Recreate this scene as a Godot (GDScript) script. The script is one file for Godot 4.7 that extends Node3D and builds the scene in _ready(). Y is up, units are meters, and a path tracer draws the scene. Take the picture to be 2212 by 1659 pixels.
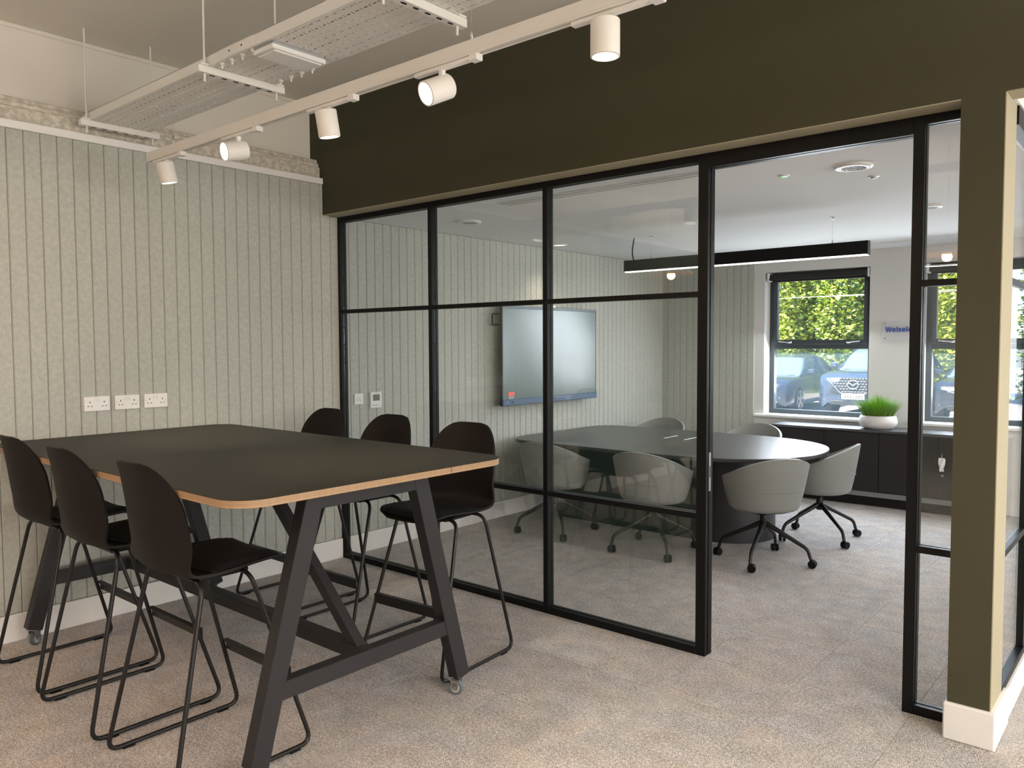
extends Node3D
# An office: a high bar table in front of a glazed meeting room, cars and a hedge outside.

var M := {}
var rng := RandomNumberGenerator.new()

# ---------------------------------------------------------------- mesh building
class MB:
	var st := SurfaceTool.new()
	var t := Transform3D.IDENTITY
	var g := -1
	func _init() -> void:
		st.begin(Mesh.PRIMITIVE_TRIANGLES)
	func v(p: Vector3) -> void:
		st.set_smooth_group(g)
		st.add_vertex(t * p)
	func tri(a: Vector3, b: Vector3, c: Vector3) -> void:
		v(a); v(c); v(b)
	func quad(a: Vector3, b: Vector3, c: Vector3, d: Vector3) -> void:
		tri(a, b, c); tri(a, c, d)
	func box(lo: Vector3, hi: Vector3, bev := 0.0) -> MB:
		g = -1
		var m := (lo + hi) / 2.0
		var h := (hi - lo) / 2.0
		var b := minf(bev, minf(h.x, minf(h.y, h.z)) * 0.9)
		if b <= 0.0:
			for ax in 3:
				for s in [-1.0, 1.0]:
					var n := Vector3.ZERO; n[ax] = s
					var e1 := Vector3.ZERO; e1[(ax + 1) % 3] = 1.0
					var e2 := Vector3.ZERO; e2[(ax + 2) % 3] = 1.0
					if s < 0.0:
						var q := e1; e1 = e2; e2 = q
					quad(m + h * (n - e1 - e2), m + h * (n + e1 - e2), m + h * (n + e1 + e2), m + h * (n - e1 + e2))
			return self
		# face points of each corner, pulled in along the two other axes
		var P := func(sx: float, sy: float, sz: float, ax: int) -> Vector3:
			var s := Vector3(sx, sy, sz)
			var q := Vector3(sx * (h.x - b), sy * (h.y - b), sz * (h.z - b))
			q[ax] = s[ax] * h[ax]
			return m + q
		for ax in 3:
			for s in [-1.0, 1.0]:
				var c := []
				for k in [[-1.0, -1.0], [1.0, -1.0], [1.0, 1.0], [-1.0, 1.0]]:
					var q := Vector3.ZERO
					q[ax] = s; q[(ax + 1) % 3] = k[0]; q[(ax + 2) % 3] = k[1]
					c.append(P.call(q.x, q.y, q.z, ax))
				if s > 0.0: quad(c[0], c[1], c[2], c[3])
				else: quad(c[3], c[2], c[1], c[0])
		for ax in 3:
			var a1 := (ax + 1) % 3
			var a2 := (ax + 2) % 3
			for s1 in [-1.0, 1.0]:
				for s2 in [-1.0, 1.0]:
					var q0 := Vector3.ZERO; q0[ax] = -1.0; q0[a1] = s1; q0[a2] = s2
					var q1 := q0; q1[ax] = 1.0
					var A: Vector3 = P.call(q0.x, q0.y, q0.z, a1)
					var B: Vector3 = P.call(q1.x, q1.y, q1.z, a1)
					var C: Vector3 = P.call(q1.x, q1.y, q1.z, a2)
					var D: Vector3 = P.call(q0.x, q0.y, q0.z, a2)
					if s1 * s2 > 0.0: quad(A, D, C, B)
					else: quad(A, B, C, D)
		for sx in [-1.0, 1.0]:
			for sy in [-1.0, 1.0]:
				for sz in [-1.0, 1.0]:
					var A: Vector3 = P.call(sx, sy, sz, 0)
					var B: Vector3 = P.call(sx, sy, sz, 1)
					var C: Vector3 = P.call(sx, sy, sz, 2)
					if sx * sy * sz > 0.0: tri(A, B, C)
					else: tri(A, C, B)
		return self
	func bar(a: Vector3, b: Vector3, w: float, d: float, side := Vector3(1, 0, 0), bev := 0.0) -> MB:
		# a box along a -> b; w is measured along "side", d across
		var keep := t
		var y := (b - a).normalized()
		var x := (side - y * side.dot(y)).normalized()
		var z := x.cross(y).normalized()
		t = keep * Transform3D(Basis(x, y, z), (a + b) / 2.0)
		var l := (b - a).length() / 2.0
		box(Vector3(-w / 2, -l, -d / 2), Vector3(w / 2, l, d / 2), bev)
		t = keep
		return self
	func tube(path: Array, r: Variant, sides := 10, caps := true, closed := false) -> MB:
		var n := path.size()
		var rings := []
		var tan0: Vector3 = (path[1] - path[0]).normalized()
		var up := Vector3.UP if absf(tan0.y) < 0.9 else Vector3.RIGHT
		var nx := tan0.cross(up).normalized()
		for i in n:
			var tg: Vector3
			if closed:
				tg = (path[(i + 1) % n] - path[(i - 1 + n) % n]).normalized()
			elif i == 0: tg = tan0
			elif i == n - 1: tg = (path[i] - path[i - 1]).normalized()
			else: tg = ((path[i + 1] - path[i]).normalized() + (path[i] - path[i - 1]).normalized()).normalized()
			nx = (nx - tg * nx.dot(tg)).normalized()
			var ny := tg.cross(nx)
			var rr: float = r[i] if r is Array else r
			var ring := []
			for k in sides:
				var a := TAU * k / sides
				ring.append(path[i] + (nx * cos(a) + ny * sin(a)) * rr)
			rings.append(ring)
		var last := n if closed else n - 1
		for i in last:
			var A: Array = rings[i]
			var B: Array = rings[(i + 1) % n]
			g = 1
			for k in sides:
				var k2 := (k + 1) % sides
				quad(A[k], A[k2], B[k2], B[k])
		if caps and not closed:
			g = -1
			for k in range(1, sides - 1):
				tri(rings[0][0], rings[0][k + 1], rings[0][k])
				tri(rings[n - 1][0], rings[n - 1][k], rings[n - 1][k + 1])
		return self
	func lathe(prof: Array, seg := 24, group := 2) -> MB:
		# profile of Vector2(radius, y) from the bottom up, outside surface
		for i in prof.size() - 1:
			var p: Vector2 = prof[i]
			var q: Vector2 = prof[i + 1]
			g = group
			for k in seg:
				var a := TAU * k / seg
				var b := TAU * (k + 1) / seg
				var A := Vector3(p.x * cos(a), p.y, p.x * sin(a))
				var B := Vector3(p.x * cos(b), p.y, p.x * sin(b))
				var C := Vector3(q.x * cos(b), q.y, q.x * sin(b))
				var D := Vector3(q.x * cos(a), q.y, q.x * sin(a))
				if p.x < 1e-6: tri(A, D, C)
				elif q.x < 1e-6: tri(A, C, B)
				else: quad(A, D, C, B)
		return self
	func cyl(a: Vector3, b: Vector3, r: float, sides := 16, r2 := -1.0) -> MB:
		return tube([a, b], [r, r if r2 < 0.0 else r2], sides)
	func prism(poly: PackedVector2Array, y0: float, y1: float, bev := 0.0, smooth := 3) -> MB:
		# outline in (x, z), extruded upwards
		if Geometry2D.is_polygon_clockwise(poly):
			poly.reverse()
		var n := poly.size()
		var ins := poly
		if bev > 0.0:
			ins = PackedVector2Array()
			for i in n:
				var d1 := (poly[i] - poly[(i - 1 + n) % n]).normalized()
				var d2 := (poly[(i + 1) % n] - poly[i]).normalized()
				var nn := (Vector2(-d1.y, d1.x) + Vector2(-d2.y, d2.x)).normalized()
				ins.append(poly[i] + nn * bev)
		var idx := Geometry2D.triangulate_polygon(ins)
		g = -1
		for i in range(0, idx.size(), 3):
			var a := ins[idx[i]]; var b := ins[idx[i + 1]]; var c := ins[idx[i + 2]]
			if (b - a).cross(c - a) < 0.0:
				var q := b; b = c; c = q
			tri(Vector3(a.x, y1, a.y), Vector3(c.x, y1, c.y), Vector3(b.x, y1, b.y))
			tri(Vector3(a.x, y0, a.y), Vector3(b.x, y0, b.y), Vector3(c.x, y0, c.y))
		g = smooth
		for i in n:
			var j := (i + 1) % n
			var lo := y0 + bev
			var hi := y1 - bev
			quad(Vector3(poly[j].x, lo, poly[j].y), Vector3(poly[i].x, lo, poly[i].y), Vector3(poly[i].x, hi, poly[i].y), Vector3(poly[j].x, hi, poly[j].y))
			if bev > 0.0:
				g = -1
				quad(Vector3(poly[j].x, hi, poly[j].y), Vector3(poly[i].x, hi, poly[i].y), Vector3(ins[i].x, y1, ins[i].y), Vector3(ins[j].x, y1, ins[j].y))
				quad(Vector3(ins[j].x, y0, ins[j].y), Vector3(ins[i].x, y0, ins[i].y), Vector3(poly[i].x, lo, poly[i].y), Vector3(poly[j].x, lo, poly[j].y))
				g = smooth
		return self
	func sheet(f: Callable, nu: int, nv: int, th: float, group := 4) -> MB:
		# a curved sheet f(u, v), u and v in 0..1, given a thickness along its normal; the side of du x dv is the front
		var P := []
		var N := []
		for j in nv + 1:
			var row := []
			for i in nu + 1:
				row.append(f.call(float(i) / nu, float(j) / nv))
			P.append(row)
		for j in nv + 1:
			var row := []
			for i in nu + 1:
				var du: Vector3 = P[j][mini(i + 1, nu)] - P[j][maxi(i - 1, 0)]
				var dv: Vector3 = P[mini(j + 1, nv)][i] - P[maxi(j - 1, 0)][i]
				row.append(du.cross(dv).normalized())
			N.append(row)
		for j in nv:
			for i in nu:
				var a: Vector3 = P[j][i]; var b: Vector3 = P[j][i + 1]; var c: Vector3 = P[j + 1][i + 1]; var d: Vector3 = P[j + 1][i]
				var a2: Vector3 = a - N[j][i] * th; var b2: Vector3 = b - N[j][i + 1] * th; var c2: Vector3 = c - N[j + 1][i + 1] * th; var d2: Vector3 = d - N[j + 1][i] * th
				g = group
				quad(a, b, c, d)
				g = group + 1
				quad(b2, a2, d2, c2)
				g = group + 2
				if j == 0: quad(a2, b2, b, a)
				if j == nv - 1: quad(d, c, c2, d2)
				if i == 0: quad(a, d, d2, a2)
				if i == nu - 1: quad(b2, c2, c, b)
		return self
	func done() -> ArrayMesh:
		st.generate_normals()
		return st.commit()


func mb() -> MB:
	return MB.new()

func fillet(pts: Array, r: float, seg := 6) -> Array:
	var out := [pts[0]]
	for i in range(1, pts.size() - 1):
		var p: Vector3 = pts[i]
		var a: Vector3 = (pts[i - 1] - p)
		var b: Vector3 = (pts[i + 1] - p)
		var rr := minf(r, minf(a.length(), b.length()) * 0.48)
		a = a.normalized(); b = b.normalized()
		for k in seg + 1:
			var s := float(k) / seg
			var q0 := p + a * rr; var q2 := p + b * rr
			out.append(q0.lerp(p, s).lerp(p.lerp(q2, s), s))
	out.append(pts[pts.size() - 1])
	return out

func rounded(x0: float, z0: float, x1: float, z1: float, r: float, seg := 6) -> PackedVector2Array:
	var out := PackedVector2Array()
	for c in [[x1 - r, z1 - r, 0.0], [x0 + r, z1 - r, PI / 2], [x0 + r, z0 + r, PI], [x1 - r, z0 + r, PI * 1.5]]:
		for k in seg + 1:
			var a: float = c[2] + PI / 2 * k / seg
			out.append(Vector2(c[0] + r * cos(a), c[1] + r * sin(a)))
	return out

# ---------------------------------------------------------------- nodes
var taken := {}
func numbered(called: String) -> String:
	var n: int = taken.get(called, 0)
	taken[called] = n + 1
	return called if n == 0 else "%s_%03d" % [called, n]

func tag(o: Node, label: String, category: String, group := "", kind := "") -> Node:
	if label: o.set_meta("label", label)
	if category: o.set_meta("category", category)
	if group: o.set_meta("group", group)
	if kind: o.set_meta("kind", kind)
	return o

func thing(called: String, label: String, category: String, at := Vector3.ZERO, turn := 0.0, group := "") -> Node3D:
	var o := Node3D.new()
	o.name = numbered(called)
	add_child(o)
	o.position = at
	o.rotation.y = turn
	tag(o, label, category, group)
	return o

func obj(called: String, m: Variant, material: Material, parent: Node = self, at := Vector3.ZERO) -> MeshInstance3D:
	var o := MeshInstance3D.new()
	o.name = numbered(called) if parent == self else called
	o.mesh = m.done() if m is MB else m
	o.material_override = material
	o.position = at
	parent.add_child(o, true)
	return o

func struct(called: String, m: Variant, material: Material, at := Vector3.ZERO) -> MeshInstance3D:
	var o := obj(called, m, material, self, at)
	o.set_meta("kind", "structure")
	return o

func bx(x0: float, y0: float, z0: float, x1: float, y1: float, z1: float, bev := 0.0) -> MB:
	return MB.new().box(Vector3(minf(x0, x1), minf(y0, y1), minf(z0, z1)), Vector3(maxf(x0, x1), maxf(y0, y1), maxf(z0, z1)), bev)

func copy(o: Node3D, called: String, at: Vector3, turn: float, label := "") -> Node3D:
	var c: Node3D = o.duplicate()
	c.name = numbered(called)
	add_child(c)
	c.position = at
	c.rotation.y = turn
	if label: c.set_meta("label", label)
	return c

func words(called: String, text: String, size: float, material: Material, parent: Node, at: Vector3, rot := Vector3.ZERO, bold := true, squash := 1.0) -> MeshInstance3D:
	var tm := TextMesh.new()
	var f := SystemFont.new()
	f.font_names = PackedStringArray(["Droid Sans"])
	f.font_weight = 700 if bold else 400
	tm.font = f
	tm.text = text
	tm.font_size = 64
	tm.pixel_size = size / 64.0
	tm.depth = 0.004
	var o := obj(called, tm, material, parent, at)
	o.rotation = rot
	o.scale = Vector3(squash, 1, 1)
	return o

# ---------------------------------------------------------------- materials
func lin(r: float, g: float, b: float) -> Color:
	return Color(r, g, b).linear_to_srgb()

func mat(called: String, c: Color, rough := 0.6, metal := 0.0, spec := 0.5) -> StandardMaterial3D:
	var m := StandardMaterial3D.new()
	m.resource_name = called
	m.albedo_color = c
	m.roughness = rough
	m.metallic = metal
	m.metallic_specular = spec
	M[called] = m
	return m

func pane(called: String, c: Color, alpha: float, rough := 0.0) -> StandardMaterial3D:
	var m := mat(called, Color(c.r, c.g, c.b, alpha), rough)
	m.transparency = BaseMaterial3D.TRANSPARENCY_ALPHA
	return m

func glow(called: String, c: Color, e: float) -> StandardMaterial3D:
	var m := mat(called, Color(0.9, 0.9, 0.9), 0.6)
	m.emission_enabled = true
	m.emission = c
	m.emission_energy_multiplier = e
	return m

func noise(freq: float, seed_ := 1, type := FastNoiseLite.TYPE_SIMPLEX_SMOOTH, oct := 1) -> FastNoiseLite:
	var n := FastNoiseLite.new()
	n.seed = seed_
	n.noise_type = type
	n.frequency = freq
	n.fractal_type = FastNoiseLite.FRACTAL_FBM if oct > 1 else FastNoiseLite.FRACTAL_NONE
	n.fractal_octaves = oct
	return n

func layer(n: FastNoiseLite, s: int) -> PackedByteArray:
	var im := n.get_seamless_image(s, s)
	im.convert(Image.FORMAT_L8)
	return im.get_data()

func picture(s: int, f: Callable) -> ImageTexture:
	# f(i) -> Color (sRGB) of pixel number i
	var d := PackedByteArray()
	d.resize(s * s * 3)
	for i in s * s:
		var c: Color = f.call(i)
		d[i * 3] = clampi(int(c.r * 255.0), 0, 255)
		d[i * 3 + 1] = clampi(int(c.g * 255.0), 0, 255)
		d[i * 3 + 2] = clampi(int(c.b * 255.0), 0, 255)
	return ImageTexture.create_from_image(Image.create_from_data(s, s, false, Image.FORMAT_RGB8, d))

func tex(m: StandardMaterial3D, t: Texture2D, scale: Vector3, world := true, offset := Vector3.ZERO) -> StandardMaterial3D:
	m.albedo_texture = t
	m.albedo_color = Color.WHITE
	m.uv1_triplanar = true
	m.uv1_world_triplanar = world
	m.uv1_scale = scale
	m.uv1_offset = offset
	return m

func relief(m: StandardMaterial3D, t: Texture2D, cm: float) -> void:
	m.heightmap_enabled = true
	m.heightmap_texture = t
	m.heightmap_scale = cm

func grey_tex(n: FastNoiseLite, s := 512) -> NoiseTexture2D:
	var t := NoiseTexture2D.new()
	t.width = s; t.height = s
	t.seamless = true
	t.noise = n
	return t

func materials() -> void:
	# carpet: small looped tufts in grey-brown yarns, with soft blotches
	var S := 1024
	var fine := layer(noise(0.33, 3), S)
	var mid := layer(noise(0.10, 5), S)
	var blot := layer(noise(0.010, 8, FastNoiseLite.TYPE_SIMPLEX_SMOOTH, 3), S)
	var hue := layer(noise(0.006, 11), S)
	var streak_n := noise(0.02, 21, FastNoiseLite.TYPE_SIMPLEX_SMOOTH, 2)
	var streak := layer(streak_n, S)
	var carpet := picture(S, func(i: int) -> Color:
		var f := (fine[i] - 128.0) / 128.0
		var k := (mid[i] - 128.0) / 128.0
		var b := (blot[i] - 128.0) / 128.0
		var x := i % S
		var y := i / S
		var s2 := (streak[(y * 5 % S) * S + x] - 128.0) / 128.0
		var h := (hue[i] - 128.0) / 128.0
		var l := 0.695 + 0.25 * f + 0.07 * k + 0.045 * b + 0.03 * s2
		return Color(l * (1.0 + 0.015 * h), l * 0.972, l * (0.955 - 0.02 * h)))
	var bump := grey_tex(noise(0.33, 3), 1024)
	for k in 4:
		var c := mat("carpet_%d" % k, Color.WHITE, 0.95, 0.0, 0.2)
		tex(c, carpet, Vector3.ONE * 0.5, true, Vector3(0.37 * k, 0.0, 0.61 * k))
		relief(c, bump, 0.35)
	# felt acoustic boards: pale grey-beige with darker fibres
	var fib := layer(noise(0.16, 31, FastNoiseLite.TYPE_SIMPLEX, 2), S)
	var spk := layer(noise(0.30, 33), S)
	var soft := layer(noise(0.03, 35, FastNoiseLite.TYPE_SIMPLEX_SMOOTH, 3), S)
	var felt := picture(S, func(i: int) -> Color:
		var f := (fib[i] - 128.0) / 128.0
		var s := (spk[i] - 128.0) / 128.0
		var b := (soft[i] - 128.0) / 128.0
		var l := 0.715 + 0.055 * f + 0.035 * b - 0.16 * maxf(0.0, s - 0.45)
		return Color(l * 0.985, l * 0.995, l * 0.95))
	for k in 3:
		var c := mat("felt_%d" % k, Color.WHITE, 0.95, 0.0, 0.2)
		tex(c, felt, Vector3.ONE * 0.9, true, Vector3(0.0, 0.21 * k, 0.37 * k))
	mat("felt_backing", lin(0.16, 0.155, 0.14), 0.95)
	# rough cast concrete
	var con := layer(noise(0.02, 41, FastNoiseLite.TYPE_SIMPLEX_SMOOTH, 4), 512)
	var pit := layer(noise(0.14, 43), 512)
	var conc := picture(512, func(i: int) -> Color:
		var l := 0.80 + 0.12 * (con[i] - 128.0) / 128.0 - 0.22 * maxf(0.0, (pit[i] - 128.0) / 128.0 - 0.5)
		return Color(l, l * 0.965, l * 0.90))
	tex(mat("concrete", Color.WHITE, 0.95), conc, Vector3.ONE * 2.2)
	relief(M.concrete, grey_tex(noise(0.12, 45, FastNoiseLite.TYPE_SIMPLEX_SMOOTH, 3)), 0.4)
	# painted surfaces
	mat("soffit_paint", lin(0.74, 0.70, 0.63), 0.9)
	mat("white_paint", lin(0.80, 0.79, 0.77), 0.55)
	mat("white_ceiling", lin(0.76, 0.76, 0.75), 0.9)
	mat("wall_white", lin(0.64, 0.63, 0.61), 0.85)
	mat("olive_paint", lin(0.044, 0.041, 0.018), 0.75)
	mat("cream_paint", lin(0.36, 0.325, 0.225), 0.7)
	mat("white_steel", lin(0.74, 0.72, 0.68), 0.45)
	mat("white_plastic", lin(0.78, 0.77, 0.75), 0.35)
	mat("grey_plastic", lin(0.35, 0.36, 0.37), 0.4)
	mat("black_metal", lin(0.006, 0.006, 0.0065), 0.4, 0.0, 0.3)
	mat("anthracite", lin(0.026, 0.025, 0.027), 0.45, 0.0, 0.35)
	mat("black_tube", lin(0.014, 0.013, 0.013), 0.35, 0.0, 0.4)
	mat("chrome", lin(0.62, 0.62, 0.62), 0.22, 1.0)
	mat("steel", lin(0.55, 0.55, 0.55), 0.35, 1.0)
	mat("rubber_grey", lin(0.11, 0.13, 0.15), 0.6)
	mat("hub_grey", lin(0.42, 0.42, 0.38), 0.5)
	mat("hole", lin(0.01, 0.01, 0.01), 0.8)
	# stained veneer of the stools
	var gr := layer(noise(0.012, 51, FastNoiseLite.TYPE_SIMPLEX_SMOOTH, 3), 512)
	var grain := picture(512, func(i: int) -> Color:
		var x := i % 512
		var y := i / 512
		var a := (gr[((x * 9) % 512) + 512 * ((y / 2) % 512)] - 128.0) / 128.0
		var l := 0.095 + 0.032 * a
		return Color(l * 1.10, l * 0.93, l * 0.88))
	tex(mat("dark_veneer", Color.WHITE, 0.55, 0.0, 0.28), grain, Vector3(5, 1.2, 5), false)
	mat("black_leather", lin(0.013, 0.013, 0.0145), 0.5, 0.0, 0.35)
	mat("bar_top", lin(0.026, 0.0225, 0.0165), 0.48, 0.0, 0.28)
	# plywood edge: thin plies
	var pn := layer(noise(0.05, 61, FastNoiseLite.TYPE_SIMPLEX_SMOOTH, 2), 256)
	var ply := picture(256, func(i: int) -> Color:
		var x := i % 256
		var y := i / 256
		var band := (y / 23) % 2
		var a := (pn[(y * 7 % 256) * 256 + x] - 128.0) / 128.0
		var l := (0.66 if band == 0 else 0.53) + 0.12 * a
		return Color(l, l * 0.815, l * 0.62))
	tex(mat("plywood", Color.WHITE, 0.6), ply, Vector3(3, 33.3, 3), false)
	mat("table_grey", lin(0.045, 0.042, 0.040), 0.32)
	mat("table_base", lin(0.020, 0.020, 0.023), 0.4)
	mat("tub_grey", lin(0.225, 0.23, 0.222), 0.5, 0.0, 0.35)
	mat("cupboard", lin(0.024, 0.020, 0.021), 0.5, 0.0, 0.3)
	mat("cupboard_top", lin(0.055, 0.057, 0.06), 0.35)
	mat("plinth_grey", lin(0.16, 0.16, 0.165), 0.5)
	mat("charcoal_blind", lin(0.020, 0.018, 0.016), 0.6)
	mat("window_grey", lin(0.05, 0.065, 0.075), 0.4)
	pane("clear_glass", Color(0.28, 0.40, 0.36), 0.07)
	pane("window_glass", Color(0.75, 0.88, 0.92), 0.03)
	pane("hazy_glass", Color(0.80, 0.92, 1.0), 0.07)
	pane("acrylic", Color(0.95, 0.97, 1.0), 0.18)
	mat("screen_glass", lin(0.085, 0.125, 0.118), 0.22)
	mat("screen_frame", lin(0.045, 0.065, 0.075), 0.35, 0.3)
	mat("screen_bar", lin(0.055, 0.09, 0.15), 0.35, 0.2)
	mat("red_tag", lin(0.75, 0.10, 0.07), 0.5)
	mat("lcd", lin(0.10, 0.12, 0.06), 0.3)
	mat("blue_letters", lin(0.02, 0.07, 0.36), 0.5)
	mat("pot_glaze", lin(0.55, 0.53, 0.53), 0.35)
	mat("soil", lin(0.03, 0.025, 0.02), 0.9)
	mat("tarmac", lin(0.30, 0.30, 0.31), 0.9)
	mat("bark", lin(0.20, 0.15, 0.12), 0.9)
	mat("pale_twig", lin(0.55, 0.48, 0.44), 0.9)
	mat("brick_paint", lin(0.45, 0.40, 0.36), 0.9)
	var leaf := mat("leaf", Color.WHITE, 0.5)
	leaf.vertex_color_use_as_albedo = true
	leaf.backlight_enabled = true
	leaf.backlight = Color(0.5, 0.6, 0.2)
	var blade := mat("blade", lin(0.16, 0.34, 0.035), 0.45)
	blade.vertex_color_use_as_albedo = true
	blade.albedo_color = Color.WHITE
	blade.backlight_enabled = true
	blade.backlight = Color(0.4, 0.6, 0.15)
	var p := mat("paint_navy", lin(0.020, 0.030, 0.055), 0.3, 0.3)
	p.clearcoat_enabled = true; p.clearcoat = 1.0; p.clearcoat_roughness = 0.05
	p = mat("paint_slate", lin(0.035, 0.055, 0.095), 0.3, 0.3)
	p.clearcoat_enabled = true; p.clearcoat = 1.0; p.clearcoat_roughness = 0.05
	p = mat("paint_black", lin(0.015, 0.020, 0.03), 0.3, 0.3)
	p.clearcoat_enabled = true; p.clearcoat = 1.0; p.clearcoat_roughness = 0.05
	mat("car_glass", lin(0.10, 0.14, 0.16), 0.05)
	mat("lamp_glass", lin(0.55, 0.58, 0.6), 0.1)
	mat("tyre", lin(0.02, 0.02, 0.02), 0.8)
	mat("alloy", lin(0.5, 0.5, 0.52), 0.3, 1.0)
	mat("plate_white", lin(0.85, 0.85, 0.82), 0.5)
	mat("plate_black", lin(0.02, 0.02, 0.02), 0.5)
	glow("lamp_lens", Color(1.0, 0.95, 0.86), 2.6)
	glow("led_strip", Color(1.0, 0.98, 0.96), 3.0)
	glow("downlight_lens", Color(1.0, 0.95, 0.85), 1.2)
	glow("green_led", Color(0.2, 1.0, 0.3), 1.0)
	glow("pendant_glow", Color(1.0, 0.62, 0.30), 1.6)
	mat("reflector", lin(0.8, 0.78, 0.72), 0.25, 0.6)
	mat("copper_lining", lin(0.62, 0.33, 0.16), 0.5)

func _ready() -> void:
	rng.seed = 7
	# ---- camera
	var cam := Camera3D.new()
	cam.name = "camera"
	cam.fov = 51.95
	cam.position = Vector3(4.8617, 1.62, 3.6874)
	cam.rotation_degrees = Vector3(-2.880, 40.466, -0.259)
	cam.near = 0.05
	cam.far = 200.0
	add_child(cam)
	cam.current = true
	# ---- sky, sun
	var env := Environment.new()
	env.background_mode = Environment.BG_SKY
	var sky := Sky.new()
	var sm := ProceduralSkyMaterial.new()
	sm.sky_top_color = Color(0.45, 0.62, 0.88)
	sm.sky_horizon_color = Color(0.86, 0.92, 0.98)
	sm.ground_bottom_color = Color(0.45, 0.45, 0.44)
	sm.ground_horizon_color = Color(0.7, 0.72, 0.74)
	sm.sky_energy_multiplier = 1.0
	sm.ground_energy_multiplier = 1.0
	sky.sky_material = sm
	env.sky = sky
	env.background_energy_multiplier = 3.0
	env.tonemap_mode = Environment.TONE_MAPPER_LINEAR
	env.tonemap_exposure = 1.06
	env.sdfgi_enabled = true
	env.ssao_enabled = true
	env.ssil_enabled = true
	var we := WorldEnvironment.new()
	we.name = "world"
	we.environment = env
	add_child(we)
	var sun := DirectionalLight3D.new()
	sun.name = "sun"
	sun.light_color = Color(1.0, 0.95, 0.86)
	sun.light_energy = 7.5
	sun.light_angular_distance = 0.6
	sun.shadow_enabled = true
	add_child(sun)
	sun.look_at_from_position(Vector3(-3.5, 8.5, 5.0), Vector3.ZERO)
	# ---- area lights added in the window openings to strengthen daylight: name, centre, size, the way it points
	for w in [
		["added_east_daylight", Vector3(XE - 0.06, 1.62, 5.0), Vector2(2.6, 1.5), Vector3(-1, 0.05, 0), 10.0],
		["added_east_daylight", Vector3(XE - 0.06, 1.62, 1.6), Vector2(2.6, 1.5), Vector3(-1, 0.05, 0), 20.0],
		["added_east_daylight", Vector3(XE - 0.06, 1.62, -1.8), Vector2(2.6, 1.5), Vector3(-1, 0.05, 0), 20.0],
		["added_facade_daylight", Vector3(1.835, 1.60, -4.98), Vector2(0.95, 1.40), Vector3(0, -0.8, 1), 6.0],
		["added_facade_daylight", Vector3(3.445, 1.60, -4.98), Vector2(0.95, 1.40), Vector3(0, -0.8, 1), 6.0]]:
		var a := AreaLight3D.new()
		a.name = w[0]
		a.area_size = w[2]
		a.light_color = Color(1.0, 0.97, 0.92) if w[3].x < 0.0 else Color(0.93, 0.97, 1.0)
		a.light_energy = w[4]
		a.area_range = 20.0
		a.shadow_enabled = true
		add_child(a, true)
		a.look_at_from_position(w[1], w[1] + w[3], Vector3.UP)
	materials()
	shell()
	partition()
	side_partition()
	windows()
	ceiling_services()
	bar_table()
	stools()
	wall_devices()
	meeting_room()
	outside()

# ---------------------------------------------------------------- the room
const PITCH := 0.0845
const BACK := -4.865
const XE := 11.5
const ZS := 11.0
const OPENINGS := [[1.28, 2.39], [2.89, 4.0], [4.50, 5.61], [5.80, 6.91]]
const EAST := [[3.6, 6.4], [0.2, 3.0], [-3.2, -0.4]]
const SILL := 0.83
const HEAD := 2.40

func felt_board(h: float) -> ArrayMesh:
	# board lying in the y-z plane, its face at x = 0, with chamfered upright edges
	var w := PITCH / 2 - 0.0006
	var c := 0.0048
	var b := mb()
	var prof := [Vector2(-0.011, -w), Vector2(-0.006, -w), Vector2(0.0, -w + c), Vector2(0.0, w - c), Vector2(-0.006, w), Vector2(-0.011, w)]
	for i in prof.size() - 1:
		var p: Vector2 = prof[i]
		var q: Vector2 = prof[i + 1]
		b.quad(Vector3(p.x, 0, p.y), Vector3(p.x, h, p.y), Vector3(q.x, h, q.y), Vector3(q.x, 0, q.y))
	for i in range(1, prof.size() - 1):
		b.tri(Vector3(prof[0].x, h, prof[0].y), Vector3(prof[i + 1].x, h, prof[i + 1].y), Vector3(prof[i].x, h, prof[i].y))
		b.tri(Vector3(prof[0].x, 0, prof[0].y), Vector3(prof[i].x, 0, prof[i].y), Vector3(prof[i + 1].x, 0, prof[i + 1].y))
	return b.done()

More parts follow.
